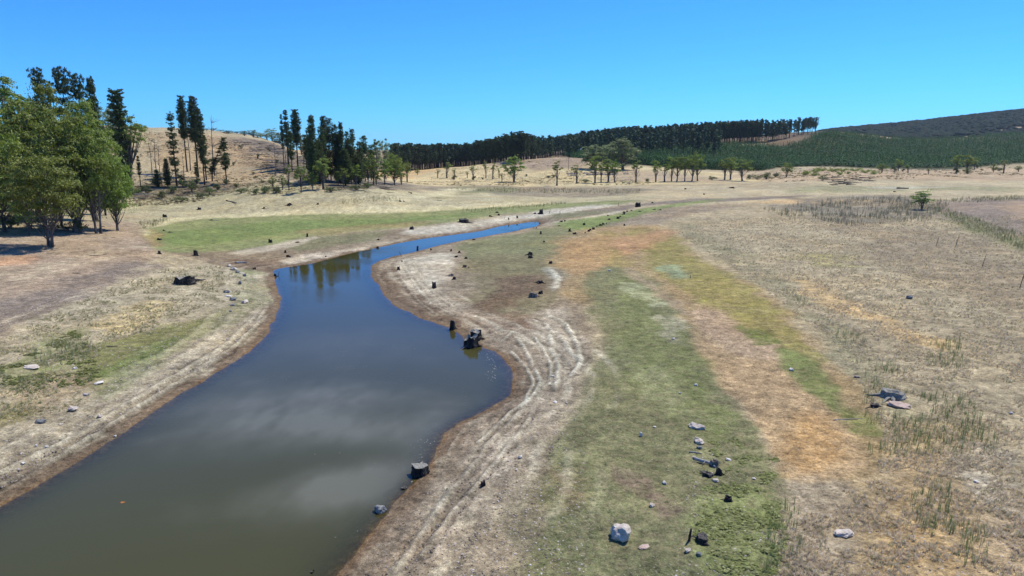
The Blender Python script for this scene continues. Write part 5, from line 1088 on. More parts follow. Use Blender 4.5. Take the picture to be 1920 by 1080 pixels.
def stump(u, v, w_, h_, label, kind='s', rot=None):
    fam = {'s': ST, 't': TALL, 'f': FLAT, 'g': GREY, 'm': TAN}[kind]; me = fam[rs.integers(len(fam))][0]
    if v < 600: w_ *= .88; h_ *= .82
    dep = math.degrees(math.atan((v-540)/FPX))+11.27; foot = math.sin(math.radians(dep))
    kind = 'g' if kind == 'm' else kind; bw = {'s': 1.35, 't': .62, 'f': 1.6, 'g': 1.3}[kind]; bh = {'s': .75, 't': 1.35, 'f': .36, 'g': .5}[kind]
    hh = max(h_-w_*foot*.6, h_*.35)
    return single('tree_stump', me, u, v, w_, hh, label, 'stump', SG, rot, (bw, bh))
OBST = []
S = [
 (543,385,10,5,'f','flat black stump on pale ground above the green bay, with a stick to its left'),(596,383,5,3,'f','small black stump alone on pale ground right of the flat one above the bay'),(495,391,5,3,'f','tiny stump on pale ground above the left half of the green bay'),
 (576,444,5,8,'t','narrow upright black stump on grey-green mud below the green bay'),(507,455,8,8,'s','black stump on the pale bar at the lower edge of the green bay'),(535,474,4,6,'s','small upright stump left of a low one on the mud'),(557,455,7,3,'f','low black stump on grey-green mud between two upright ones'),(540,482,8,5,'f','squat black stump just above the white bar'),
 (772,430,11,7,'s','pointed black stump with a low arm at the left end of the far white bar'),(709,450,5,3,'f','tiny dark stump on the bank behind the reflections'),(708,465,5,4,'s','dark stump at the waterline behind the reflections'),(611,482,3,3,'s','tiny dark knob on the edge of the white bar'),
 (783,470,5,11,'t','dark square post standing at the right waterline'),(754,492,3,5,'t','tiny upright peg on the peninsula tip'),(747,506,7,8,'s','small leaning stump where the peninsula turns'),(808,469,4,4,'s','tiny stump on the crest of the peninsula'),
 (846,471,4,5,'s','left small stump of a pair on the peninsula top'),(861,474,5,5,'s','right small stump of a pair on the peninsula top'),(856,482,7,4,'f','low stump with a tail below the pair on the peninsula'),(874,485,8,4,'f','low dark stump right of the tailed one'),
 (871,501,10,5,'f','wide low stump in the middle of the peninsula'),(879,502,3,2,'s','tiny knob right of the wide low stump'),(814,540,11,14,'s','leaning pointed black stump on the white ridges of the peninsula'),(846,517,11,5,'g','grey flat stump ring above a black one on the peninsula'),(852,524,9,6,'f','black cracked stump just below the grey ring'),
 (516,518,6,6,'s','black stump at the left corner of the pool'),(870,417,24,10,'s','large black root mass on the white bar across the channel'),(919,406,7,3,'f','low stump on the green strip, lower left of three'),(932,399,6,3,'f','flattest stump on the green strip, highest of three'),(935,404,5,4,'s','stump directly below the flattest one on the green strip'),
 (1015,401,11,11,'s','big round black stump on the pale silt at the head of the channel'),(954,412,3,5,'t','tiny peg on the silt left of the big round stump'),(970,409,4,6,'t','small peg nearer the big round stump'),(1003,401,5,3,'f','low dark lump left of the big round stump'),
 (1196,388,12,10,'s','big spiky black stump far up the dry channel'),(889,450,7,3,'f','flat dark stump at the channel edge below the blue water'),(1014,439,4,7,'t','upright peg stump alone on the grey-green flat'),(1068,434,5,7,'s','upright stump on green ground right of the alone peg'),(1077,439,9,4,'f','low flat stump right below the upright one'),
 (1020,454,4,4,'s','tiny stump below the alone peg'),(994,478,13,7,'f','hollow black stump, upper of the stacked two'),(994,484,10,7,'s','square black stump, lower of the stacked two'),(1032,494,8,6,'s','single squarish stump right of the stacked two'),(1012,531,14,7,'f','long low stump beside the white crescent'),
 (1000,557,20,11,'g','large grey hollow stump with black sides near the middle of the flats'),(1014,551,10,8,'s','black stump touching the large grey hollow one'),
 (1095,422,6,5,'s','small stump with a trailing stick above the stump line'),(1097,437,3,3,'s','lowest knob at the near end of the stump line'),(1104,434,5,5,'s','second stump of the line along the green edge'),(1107,432,4,4,'s','third stump of the line, touching the second'),(1113,430,7,5,'s','broadest stump in the middle of the line'),(1119,425,3,3,'s','small knob past the broadest stump of the line'),
 (1126,423,6,4,'f','low stump in the upper part of the line'),(1131,421,5,4,'s','stump touching the low one in the upper part of the line'),(1137,420,2,3,'s','last tiny knob at the far end of the line'),(1171,423,4,4,'s','lone stump on the dry grass right of the line'),(1159,410,7,5,'s','bent black stump on the green strip'),(1163,407,4,3,'s','small stump behind the bent black one'),
 (1142,412,5,3,'f','small flat stump left of the bent black one'),(1140,405,4,2,'f','tiny flat stump at the silt edge left of the bent black one'),(1170,402,6,3,'f','lower of two flat stumps on the green strip'),(1170,399,6,3,'f','upper of two flat stumps on the green strip'),(1176,397,4,3,'s','knob right of the two flat stumps'),(1184,395,5,2,'f','small flat stump just below the big spiky one'),
 (1199,397,6,2,'f','brownish flat stump on the green strip right of the spiky one'),(1227,393,7,2,'f','left of two far flat stumps at the end of the green strip'),(1238,394,6,2,'f','right of two far flat stumps at the end of the green strip'),(1223,381,4,3,'s','tiny stump at the silt edge beyond the spiky one'),(1053,416,6,3,'f','left dark lump at the dry end of the pool'),(1059,415,4,3,'s','right dark lump at the dry end of the pool'),(1006,428,3,2,'f','tiny lump on the bank beside the end of the pool'),
 (374,393,9,5,'s','black stump on pale ground left above the green bay'),(309,407,8,6,'s','round black stump on earth above the left tip of the green bay'),(220,393,11,8,'s','dark stump in the dry grass right of the grove'),(299,450,9,4,'f','low black stump at the left end of the green bay'),(367,479,11,12,'s','twin-pointed black stump on the lower rim of the green bay'),(299,476,6,7,'s','small black stump on the stony edge of the green bay'),
 (307,433,4,3,'s','tiny stump at the left tip of the green bay'),(318,436,5,2,'f','thin flat stump inside the left tip of the green bay'),(396,413,6,2,'f','thin flat stump at the upper rim of the green bay'),(477,505,8,4,'f','dark wedge on the brown mud left of the pool corner'),
 (750,378,4,3,'f','left tiny stump of two beside the green reeds'),(757,378,3,2,'f','right tiny stump of two beside the green reeds'),(767,361,4,2,'f','left tiny stump on the far pale flat below the gums'),(771,363,4,3,'s','right tiny stump on the far pale flat below the gums'),
 (1285,355,5,3,'s','small dark stump on the flat in front of the long row of gums'),(1372,353,10,3,'f','dark flat stump on the flat in front of the rounded pair'),(1320,365,3,3,'s','tiny stump on the flat below the long row of gums'),(1677,360,5,2,'f','tiny dark stump on the pale flat right of centre'),
 (906,910,10,11,'s','small dark jagged stump on the trampled silt of the right shore'),(758,917,13,6,'f','flat dark stub at the near waterline between stump and rock'),(585,1080,12,12,'s','dark stub cut by the lower picture edge at the waterline'),
 (1339,872,17,13,'g','grey-topped dark stump among the weeds, left of two'),(1347,890,12,14,'s','upright weathered stump below the grey-topped one among the weeds'),(1365,938,14,12,'s','small black stump in the green weeds'),(1317,1014,24,16,'s','black knobbly stump on stony ground beside the bent post'),(1328,893,20,9,'f','black root end at the foot of the twisted log'),
 (1048,424,4,2,'f','tiny flat stub on the green flat beyond the pool end'),
 (1673,744,38,17,'m','rotten hollow stump heaped with earth on the right grass'),(1640,762,18,7,'f','small dark stub left below the earth-heaped stump'),
]
for u, v, w_, h_, k, lab in S: stump(u, v, w_, h_, lab, k)
def big_stump(seed, u, v, w_, h_, label, rot, **kw):
    p = cast(u, v); s = math.hypot(math.hypot(p.x, p.y), CAM_H)/FPX; e = bpy.data.objects.new('tree_stump', None); COL.objects.link(e)
    body, cap_ = stump_mesh(seed, w_*s*.40, h_*s, top=True, n=22, **kw); obj('body', body, e); obj('cut_top', cap_, e)
    e.location = (p.x, p.y, max(p.z, -.15)); e.rotation_euler = (0, 0, rot); tag(e, label, 'stump', SG)
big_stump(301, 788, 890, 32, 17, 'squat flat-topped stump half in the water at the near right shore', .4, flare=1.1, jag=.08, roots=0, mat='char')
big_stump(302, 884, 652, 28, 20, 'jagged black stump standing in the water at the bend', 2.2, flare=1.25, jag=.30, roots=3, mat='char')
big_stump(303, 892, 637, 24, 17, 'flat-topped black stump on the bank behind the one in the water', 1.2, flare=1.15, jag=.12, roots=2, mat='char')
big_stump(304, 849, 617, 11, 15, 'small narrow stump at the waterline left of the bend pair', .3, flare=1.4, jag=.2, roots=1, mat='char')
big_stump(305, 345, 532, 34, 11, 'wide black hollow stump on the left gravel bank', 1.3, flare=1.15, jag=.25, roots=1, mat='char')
def log(u, v, Lpx, ang, label, mat='grey_wood', thick=1.0, cat='log', name='fallen_log', group=None, k=None, dz=0, pitch=0):
    p = cast(u, v)
    if p is None: return
    s = math.hypot(math.hypot(p.x, p.y), CAM_H)/FPX; o = obj(name, LOGS[mat][rs.integers(4) if k is None else k]); o.location = (p.x, p.y, p.z+dz)
    sc_ = Lpx*s/3.
    for t_ in (-.4, -.2, 0, .2, .4): OBST.append((p.x+math.cos(ang)*Lpx*s*t_, p.y+math.sin(ang)*Lpx*s*t_, .22))
    o.scale = (sc_, sc_*thick, sc_*thick); o.rotation_euler = (0, pitch, ang); tag(o, label, cat, group); return o
LG = 'fallen logs and branches'
log(453, 494, 17, -.35, 'pale tapered log end lying on brown mud by the stony point', 'pale_wood', 2.3, group=LG)
log(824, 376, 9, .1, 'short dark log alone on the pale flat beyond the green strip', 'char', 1.6, group=LG)
log(520, 385, 10, 0, 'thin stick pointing to the flat black stump above the bay', 'grey_wood', .6, group=LG)
log(1053, 468, 1, 0, 'tiny chip of wood on the orange flat', 'grey_wood', .8, group=LG)
log(1015, 468, 9, .5, 'short dark log on the grey-green flat above the stacked stumps', 'char', 1.3, group=LG)
log(1058, 445, 7, 0, 'thin brown stick on the green flat', 'grey_wood', .7, group=LG)
log(1590, 787, 50, .08, 'long straight silvery branch on the green patch at the right', 'pale_wood', .42, group=LG, k=0)
log(1652, 780, 20, -1.1, 'short curved white branch in the grass below the earth-heaped stump', 'pale_wood', .6, group=LG, k=2)
log(1320, 872, 38, -1.35, 'twisted grey-brown log lying between the weeds and the green flat', 'pale_wood', 2.0, group=LG, k=3)
log(1304, 850, 22, -.3, 'short grey branch above the twisted log', 'pale_wood', 1.3, group=LG)
log(210, 650, 17, .05, 'weathered grey log on the green strip of the left bank', 'grey_wood', 1.1, group=LG)
log(323, 692, 12, .2, 'small grey driftwood piece on the left bank, left of two', 'pale_wood', .9, group=LG); log(341, 695, 10, -.1, 'small grey driftwood piece on the left bank, right of two', 'grey_wood', .9, group=LG)
log(144, 513, 12, -.2, 'dark flat branch on the bare earth below the grove', 'char', .9, group=LG)
log(178, 480, 16, .2, 'dark debris stick right of the front gum shade', 'char', .8, group=LG); log(200, 477, 10, .5, 'small dark debris stick next to the longer one', 'char', .8, group=LG)
log(213, 446, 9, -.6, 'dark branch end in the brown litter right of the grove', 'char', .8, group=LG); log(227, 452, 10, -.7, 'thin dark branch lower in the brown litter', 'char', .6, group=LG)
log(178, 416, 12, .1, 'black log in the shade beside the small olive gum', 'char', 1.4, group=LG); log(190, 425, 20, -.5, 'long grey log running down from the shade beside the grove', 'grey_wood', .8, group=LG); log(198, 432, 14, -.5, 'dark log end below the long grey one', 'char', 1., group=LG)
log(434, 379, 70, -.98, 'long dark fallen trunk sloping down to the pale flat', 'char', .35, group=LG, k=0)
log(395, 366, 40, -.8, 'upper part of a dark fallen trunk below the pines', 'char', .5, group=LG, k=1)
log(309, 378, 46, -.95, 'thin fallen pine stem left of the long dark trunk', 'grey_wood', .35, group=LG); log(325, 376, 44, -.9, 'second thin fallen pine stem side by side with the first', 'grey_wood', .35, group=LG)
log(296, 358, 26, .35, 'pale broken branch on top of the stick pile', 'pale_wood', .6, group=LG, dz=.5); log(270, 366, 34, .4, 'pale branch rising to the right from the stick pile', 'pale_wood', .5, group=LG, dz=.3); log(255, 372, 28, .2, 'grey branch at the left of the stick pile', 'grey_wood', .7, group=LG)
log(286, 332, 60, -.55, 'pale fallen trunk slanting behind the leaning gum', 'pale_wood', .4, group=LG, k=0, pitch=.1)
log(1148, 364, 12, -.3, 'dark log on the flat in front of the slim gums', 'char', .9, group=LG); log(1077, 389, 7, -.4, 'stick on the pale silt far up the channel', 'char', .7, group=LG)
log(1693, 354, 19, 0, 'dark log pile on the far pale flat right of the bank', 'char', 1.8, group=LG, k=1)
log(1147, 388, 10, .5, 'forked dark branch in the dry channel', 'char', .7, group=LG); log(1100, 396, 16, -.1, 'thin branch lying along the dry channel', 'grey_wood', .4, group=LG)
log(405, 414, 12, 0, 'grey log at the upper rim of the green bay', 'pale_wood', .8, group=LG); log(427, 411, 14, .1, 'thin dark stick at the upper rim of the green bay', 'char', .4, group=LG); log(355, 421, 7, -.2, 'pale chip of wood inside the rim of the green bay', 'pale_wood', .9, group=LG)
log(1440, 566, 4, 0, 'tiny twig in the grass edge', 'grey_wood', .8, group=LG)
log(590, 345, 20, .2, 'grey log under the left end of the pine clump', 'grey_wood', .9, group=LG)
# upright sticks and posts
def upright(u, v, h_px, lean, label, thick=1., name='dead_stick', cat='stick'):
    p = cast(u, v); s = math.hypot(math.hypot(p.x, p.y), CAM_H)/FPX; mb = MB(); H = h_px*s; r_ = .04*H*thick
    tube(mb, bez((0, 0, -.1), (lean*H*.3, 0, H*.5), (lean*H, 0, H), 6), [r_*1.3, r_*1.1, r_, r_*.9, r_*.8, r_*.5], 7, 1., wob=.1, rng=rs)
    o = obj(name, mb.mesh(name, M['char'])); o.location = p; tag(o, label, cat, 'upright dead sticks')
upright(1292, 1014, 22, .12, 'bent black post stub standing alone on stony ground', 2.6)
upright(753, 481, 10, -.5, 'thin leaning stake at the waterline of the peninsula', 1.2); upright(522, 518, 9, .25, 'thin stake in the left corner of the pool')
upright(1030, 400, 8, .3, 'thin stick right of the big round stump'); upright(1050, 402, 8, 0, 'second thin stick right of the big round stump'); upright(1159, 387, 8, .1, 'thin stick in the dry channel left of the spiky stump'); upright(946, 410, 6, .2, 'forked thin stick on the white bar')
upright(1294, 522, 6, .1, 'small grey peg on the pale green patch', 2.)
for u, v, h_, lab in [(1842, 500, 20, 'bare forked stick in the right field'), (1792, 462, 18, 'bare stick in the right field below the reeds'), (1755, 462, 16, 'thin bare stick left of another in the right field'), (1912, 540, 26, 'bare twig bush stem at the right edge'), (1600, 445, 12, 'small bare stick in the brown field')]: upright(u, v, h_, .2, lab, .5)
# felled timber on the left hill
r3 = np.random.default_rng(31)
def scatter_logs(poly, count, lo, hi, angs, mats, label, group, thick=.55):
    us = [a for a, b in poly]; vs_ = [b for a, b in poly]; k = 0
    P2 = np.array(poly, float)
    while k < count:
        u = r3.uniform(min(us), max(us)); v = r3.uniform(min(vs_), max(vs_))
        if poly_sdf(np.array([[u, v]]), P2)[0] > 0: continue
        log(u, v, r3.uniform(lo, hi), r3.uniform(*angs), label, mats[r3.integers(len(mats))], thick, group=group, dz=.1+.2*r3.random()); k += 1
scatter_logs([(430,262),(500,268),(570,295),(625,325),(600,332),(530,320),(460,300)], 90, 10, 34, (-.75, -.25), ['grey_wood','char','pale_wood','grey_wood','char'], 'weathered trunk lying among the felled timber on the left hillside', 'felled timber on the left hillside')
scatter_logs([(250,345),(420,335),(430,365),(320,385),(250,375)], 45, 12, 34, (-1.1, .5), ['grey_wood','grey_wood','pale_wood','char'], 'grey stick in the tangle of fallen branches at the hill foot', 'tangled branches at the foot of the left hill', .4)
scatter_logs([(330,265),(430,275),(430,330),(380,330)], 14, 10, 28, (-.9, -.3), ['grey_wood','char'], 'thin dark stem lying on the golden slope', 'stems lying on the golden slope', .4)
scatter_logs([(635,350),(720,345),(745,362),(660,368)], 30, 10, 30, (-.8, -.1), ['grey_wood','char','grey_wood'], 'grey trunk fallen on the shaded slope below the pine clump', 'trunks fallen below the pine clump', .45)
scatter_logs([(1060,326),(1130,321),(1175,323),(1175,329),(1100,331),(1065,331)], 40, 6, 16, (-.5, .5), ['pale_wood','pale_wood','grey_wood'], 'bleached branch in the pale windrow behind the slim gums', 'pale windrow of branches', 1.3)
scatter_logs([(1545,333),(1600,329),(1650,332),(1655,338),(1610,346),(1560,349)], 60, 5, 18, (-1.2, .6), ['char','char','grey_wood'], 'blackened branch in the debris on the eroded bank', 'debris on the face of the eroded bank', .9)
scatter_logs([(990,300),(1030,304),(1030,318),(990,316)], 10, 4, 10, (-.5, .5), ['grey_wood','char'], 'dark branch on the upper middle slope', 'branches on the middle slope', .8)
# rocks
RG = 'loose rocks on the lake bed'
def rock(u, v, w_, h_, label, mat='rock_pale', k=None, rot=None):
    k = rs.integers(4) if k is None else k; fl_ = [.75, .45, .9, .3][k]; el = [1.1, 1.4, 1., 1.5][k]
    dep = math.degrees(math.atan((v-540)/FPX))+11.27; hh = max(h_-w_*.5*math.sin(math.radians(dep)), h_*.5)
    if k == 3: hh = max(h_*.25, 2.2)
    single('rock', ROCK[mat][k], u, v, w_*1.15, hh*1.1, label, 'rock', RG, rot, (1.2*el, .95*fl_))
for a in [
 (1164,1008,31,29,'large pale angular rock on the near green flat','rock_pale',2),(1207,1026,19,10,'flat pinkish stone right of the large pale rock','rock_pink',3),(1222,949,10,7,'small pink-white stone on the green flat above the flat pinkish one','rock_pale',0),(1246,907,9,6,'small white rock on the near green flat','rock_white',1),
 (1202,818,5,8,'upright white chip on the green flat','rock_white',2),(1227,801,5,3,'tiny white chip right of the upright one','rock_white',0),(1307,803,28,14,'long pale rock at the top of the weedy strip','rock_pale',1),(1310,830,21,11,'pale rock below the long one on the weedy strip','rock_pale',1),(1312,841,9,5,'small dark-sided rock under the two pale ones','rock_grey',0),
 (1366,863,10,5,'white flat stone right of the grey-topped stump','rock_white',3),(1289,1034,12,7,'pale stone below the bent post','rock_pale',1),(1311,1042,9,6,'grey stone below the black knobbly stump','rock_grey',0),(1413,899,5,3,'tiny white stone in the green weeds','rock_white',0),(1342,902,10,6,'pale stone at the foot of the root end','rock_pale',0),
 (1684,762,30,24,'smooth pinkish slab leaning on the earth-heaped stump','rock_pink',3),(1583,1005,28,26,'flat pale slab lying level in the dry grass near the lower edge','rock_pale',3),(1607,708,9,4,'flat pale chip in the right grass','rock_pink',3),(1484,695,10,5,'white stone on the orange clay strip','rock_white',1),
 (1143,508,5,3,'white chip on the orange flat','rock_white',0),(1305,722,6,4,'white stone on the green flat beside the clay strip','rock_white',0),(1263,636,6,3,'white stone in the middle of the green flat','rock_white',1),(1275,738,4,3,'tiny white stone left below the one beside the clay strip','rock_white',0),(1706,560,10,6,'grey-green stone alone in the right field','rock_grey',1),
 (713,961,17,17,'grey angular rock at the near waterline','rock_grey',2),(976,858,8,6,'white stone on the trampled silt','rock_white',1),(968,882,4,3,'tiny white stone below the white one on the silt','rock_white',0),(1041,754,10,4,'small white stone at the top of the trampled silt','rock_white',1),(1037,706,6,3,'white chip among the silt ridges','rock_white',0),
 (77,793,14,7,'dark stone on the edge of the left silt strip','rock_grey',1),(136,770,12,8,'pale block on the edge of the left silt strip','rock_pale',0),(162,741,9,5,'round pale stone above the pale block','rock_pale',1),(185,719,14,6,'white triangular slab on the left green edge','rock_white',3),(141,692,6,4,'white stone in the left weeds','rock_white',0),
 (59,690,26,8,'low pale slab outcrop in the left weeds','rock_pale',3),(187,782,7,5,'pale stone on the left silt strip','rock_pale',0),(43,869,6,4,'white stone on the near left silt, lower','rock_white',0),(68,838,4,5,'left of two white stones on the near left silt','rock_white',0),(87,839,5,4,'right of two white stones on the near left silt','rock_white',1),(216,819,4,3,'tiny white stone at the edge of the brown mud','rock_white',0),(113,795,6,3,'small pale stone right of the dark stone','rock_pale',0),
 (430,500,9,5,'first slab of the stony point, topmost','rock_pale',1),(438,506,13,6,'large pale slab of the stony point','rock_pale',1),(446,511,9,5,'grey slab in the middle of the stony point','rock_grey',1),(453,514,9,5,'pale slab near the lower end of the stony point','rock_pale',3),(459,518,8,5,'last dark-sided slab of the stony point','rock_grey',1),(425,549,10,5,'dark-sided slab at the top of the lower stone line','rock_grey',1),(428,556,14,6,'white slab in the lower stone line','rock_white',3),(438,563,11,6,'grey slab in the lower stone line','rock_grey',1),
 (459,568,14,7,'long pale slab at the right of the lower stone line','rock_pale',1),(437,573,8,4,'small dark stone below the lower stone line','rock_grey',0),(450,533,5,6,'upright stone between the two stone lines','rock_grey',2),(432,584,6,3,'flat dark stone below the lower stone line','rock_grey',3),(1302,858,6,4,'small stone beside the twisted log','rock_pale',0),
 (1062,755,4,3,'tiny white chip at the edge of the green flat','rock_white',0),(1830,905,7,4,'white pebble in the far right earth','rock_white',0),(1895,776,5,4,'white pebble in the right grass','rock_white',0)]: rock(*a)
# floating leaf
q = flat(230, 942); mb = MB(); t_ = np.arange(10)/10*6.283; mb.add(np.concatenate([np.stack([np.cos(t_)*.14*(1+.3*np.cos(3*t_)), np.sin(t_)*.09*(1+.3*np.sin(5*t_)), .012+.01*np.cos(2*t_)], -1), [[0, 0, .02]]]), None, np.stack([np.arange(10), (np.arange(10)+1) % 10, np.full(10, 10)], -1))
M['leaf_orange'] = wood_mat('orange_leaf', (.30, .10, .03), (.50, .20, .06), 8, .2)
o = obj('floating_leaf', mb.mesh('floating_leaf', M['leaf_orange'])); o.location = (q[0], q[1], 0); tag(o, 'orange leaf floating alone on the near water', 'leaf')
# power poles
def pole(u, vb, vt, label, arms=2, wpx=10, depth=None):
    p = cast(u, vb)
    if depth: 
        x = (u-960)/1302*depth; p = Vector((x, depth, float(height(np.array([x]), np.array([depth]))[0])))
    H = max(4., float(zv(p.y, vt))-p.z); e = bpy.data.objects.new('power_pole', None); COL.objects.link(e); e.location = p
    a = MB(); tube(a, [(0, 0, -1), (0, 0, H)], [H*.014+.06, H*.010+.04], 8); obj('pole', a.mesh('pole', M['grey_wood']), e)
    wm = wpx*p.y/FPX
    for k in range(arms):
        b = MB(); z = H*(.975-.09*k); tube(b, [(-wm/2*(1-.3*k), 0, z), (wm/2*(1-.3*k), 0, z)], [.11, .11], 4); ca = obj('crossarm', b.mesh('crossarm', M['grey_wood']), e)
        for s in (-.9, -.35, .35, .9):
            c_ = MB(); tube(c_, [(s*wm/2*(1-.3*k), 0, z+.1), (s*wm/2*(1-.3*k), 0, z+.55)], [.09, .06], 5); obj('insulator', c_.mesh('insulator', M['pale_wood']), ca)
    tag(e, label, 'pole')
pole(1265, 306, 261, 'tall power pole with crossarms standing in the plantation before the dark forest', 2, 9)
pole(1066, 318, 296, 'thin pole on the bare middle slope left of the large trio', 1, 4)
pole(1012, 296, 279, 'pale pole at the crest of the middle slope against the forest', 1, 3)
print('things', len(bpy.data.objects), time.time()-T0)

# ------------------------------------------------------------------ small plants and stones nobody could count
def tuft(seed, n=9, spread=.5, w=.10, bend=.5, h=1.0):
    rng = np.random.default_rng(seed); V_ = []; a = rng.random(n)*6.28; t = rng.random(n)*6.28
    for k in range(n):
        b = np.array([math.cos(a[k]), math.sin(a[k]), 0])*spread*.35*rng.random(); tip = b+np.array([math.cos(t[k])*bend*rng.random(), math.sin(t[k])*bend*rng.random(), h*(.55+.45*rng.random())]); s = np.array([-math.sin(t[k]+.5), math.cos(t[k]+.5), 0])*w/2
        mid = (b+tip)/2+np.array([0, 0, h*.08]); V_ += [b-s, b+s, mid+s*.8, mid-s*.8, mid-s*.8, mid+s*.8, tip+s*.1, tip-s*.1]
    V_ = np.array(V_); return V_, np.arange(len(V_)).reshape(-1, 4), np.repeat(.75+.5*rng.random(len(V_)//4), 4)
def pad(seed, n=12, r=.5, h=.35):
    rng = np.random.default_rng(seed); mb = MB(); leaves(mb, np.array([[0, 0, h*.35]]), np.array([[r, r, h]]), n, rng, .42, .26, .3, 1.0, 0, True); return mb_arrays(mb)
def pebble(seed):
    rng = np.random.default_rng(seed); v = np.array([[1,1,0],[-1,1,0],[-1,-1,0],[1,-1,0],[.6,.6,.8],[-.6,.6,.8],[-.6,-.6,.8],[.6,-.6,.8]], float)*.5*(1+.25*rng.standard_normal((8, 3)))
    f = np.array([[0,1,5,4],[1,2,6,5],[2,3,7,6],[3,0,4,7],[4,5,6,7]]); return v, f, np.full(8, 1.)
rp = np.random.default_rng(9)
def spread(polys, count, near=28, far=120, power=1.0):
    """random ground points inside pixel polygons, thinner with distance"""
    out_ = []
    W = [np.array(castpoly(p_)) for p_ in polys]
    tot = 0
    while tot < count:
        a = rp.uniform(-.85, .85, 20000); y = near*(far/near)**(rp.random(20000)**power); x = a*y; Pq = np.stack([x, y], -1); m = np.zeros(20000, bool)
        for w_ in W: m |= poly_sdf(Pq, w_) < 0
        Pq = Pq[m]
        if len(Pq) == 0: break
        Pq = Pq[shore_sdf(Pq[:, 0], Pq[:, 1]) > .5]
        out_.append(Pq); tot += len(Pq)
    Pq = np.concatenate(out_)[:count]; return Pq
def clump(Pq, scale, thr, seed):
    m = fbm(Pq[:, 0]/scale, Pq[:, 1]/scale, 3, seed) > thr; return Pq[m]
def lay(name, protos, Pq, smin, smax, hmul, cols, mat, label, cat, dist=True, vary=.3):
    ob = np.array([q for q in OBST if q[1] < 130 and abs(q[0]) < 90])
    km = np.ones(len(Pq), bool)
    for ox, oy, orr in ob: km &= (Pq[:, 0]-ox)**2+(Pq[:, 1]+orr*.6-oy)**2 > (orr+.12)**2
    Pq = Pq[km]; d = np.hypot(Pq[:, 0], Pq[:, 1]); s = (smin+(smax-smin)*rp.random(len(Pq))**1.6)
    if dist: s = s*np.clip((d/55)**.5, 1, 2.2)
    z = height(Pq[:, 0], Pq[:, 1], True)-.02
    ci = rp.integers(len(cols), size=len(Pq)); c = np.array(cols)[ci]*(1-vary/2+vary*rp.random((len(Pq), 1)))
    inst = np.stack([Pq[:, 0], Pq[:, 1], z, s, s*hmul*(.7+.6*rp.random(len(Pq))), rp.random(len(Pq))*6.28], -1)
    o = obj(name, join_instances(name, protos, inst, mat, rp, tints=c)); tag(o, label, cat, kind='stuff'); return o
T = [tuft(400+k, 8, .8, .09, .7, .9) for k in range(5)]; TH_ = [tuft(410+k, 5, .5, .035, .25, 1.) for k in range(4)]; PD = [pad(420+k, 10) for k in range(4)]; PB = [pebble(430+k) for k in range(5)]
RIGHT = [(1260,430),(1400,400),(1560,380),(1900,385),(2300,400),(2600,1200),(1460,1200),(1460,950),(1640,900),(1660,800),(1560,640),(1400,520)]
dry = clump(spread([RIGHT], 70000, 26, 190, .9), 1.6, -.12, 3)
lay('dry_grass', T, dry, .14, .36, .75, [(.72,.60,.41),(.66,.56,.40),(.58,.49,.35),(.38,.37,.22),(.70,.61,.45),(.44,.37,.26)], M['plants_dry'], 'matted dry grass over the right-hand field', 'dry grass')
lg = clump(spread([[(-200,700),(0,640),(160,560),(320,500),(430,500),(470,530),(440,560),(330,600),(190,650),(150,760),(-100,830)]], 11000, 40, 130), 2.0, -.02, 5)
lay('left_bank_grass', T, lg, .15, .36, .8, [(.60,.50,.33),(.52,.45,.30),(.34,.34,.17),(.24,.27,.12)], M['plants_dry'], 'dry and olive grass tufts over the left gravel bank', 'dry grass')
gp = clump(spread([[(1100,520),(1160,500),(1230,530),(1290,620),(1340,710),(1400,790),(1440,860),(1480,940),(1330,1200),(1000,1200),(1020,1000),(1040,860),(1080,760),(1110,690)], [(160,660),(320,610),(470,555),(500,565),(380,640),(220,735)]], 30000, 26, 110, .9), 1.3, .0, 7)
lay('green_groundcover', PD, gp, .07, .19, .45, [(.22,.25,.10),(.19,.22,.09),(.26,.28,.13),(.34,.32,.22),(.16,.17,.09)], M['plants'], 'low creeping green plants over the damp flat', 'ground cover')
wd = clump(spread([[(1300,800),(1350,790),(1400,840),(1460,860),(1480,910),(1460,960),(1480,1010),(1440,1100),(1260,1100),(1320,960)]], 5200, 26, 60), 1.3, .03, 8)
lay('weed_mat', PD, wd, .20, .50, .45, [(.24,.255,.10),(.20,.22,.08),(.28,.29,.13)], M['plants'], 'bushy olive weeds in a strip between green flat and dry grass', 'weeds')
wl = clump(spread([[(-60,700),(60,660),(140,620),(175,650),(200,700),(120,740),(-60,730)]], 1500, 40, 80), 1.8, .0, 8)
lay('left_weeds', PD, wl, .25, .6, .5, [(.17,.19,.07),(.14,.16,.05),(.2,.2,.09)], M['plants'], 'olive weeds on the left gravel bank', 'weeds')
rd = spread([[(1440,960),(1500,940),(1500,1060),(1430,1080)], [(60,660),(150,630),(170,660),(150,690),(70,680)], [(1700,930),(1780,900),(1790,1000),(1730,1010)], [(1800,980),(1850,990),(1850,1070),(1790,1060)]], 300, 26, 90)
rd = np.concatenate([rd, clump(spread([[(1280,440),(1400,490),(1560,620),(1680,760),(1740,780),(1620,640),(1480,540),(1340,450)], [(1600,640),(1800,640),(1900,900),(1640,900)], [(340,520),(370,515),(375,540),(350,548)]], 1500, 40, 170), 4, .0, 12)])
lay('green_reeds', TH_, rd, .35, .75, 1.15, [(.16,.22,.09),(.20,.25,.11),(.14,.19,.08),(.3,.3,.19)], M['plants'], 'upright green rushes standing in the dry grass', 'rushes')
gy = clump(spread([[(1430,392),(1560,374),(1740,370),(1780,384),(1740,415),(1600,425),(1480,412)]], 3600, 150, 330), 5, -.06, 14)
lay('dead_reeds', TH_, gy, .35, .8, 1.2, [(.17,.155,.14),(.22,.20,.18),(.28,.26,.21),(.24,.24,.15)], M['plants'], 'grey dead reeds around the leafy young gum', 'dead reeds')
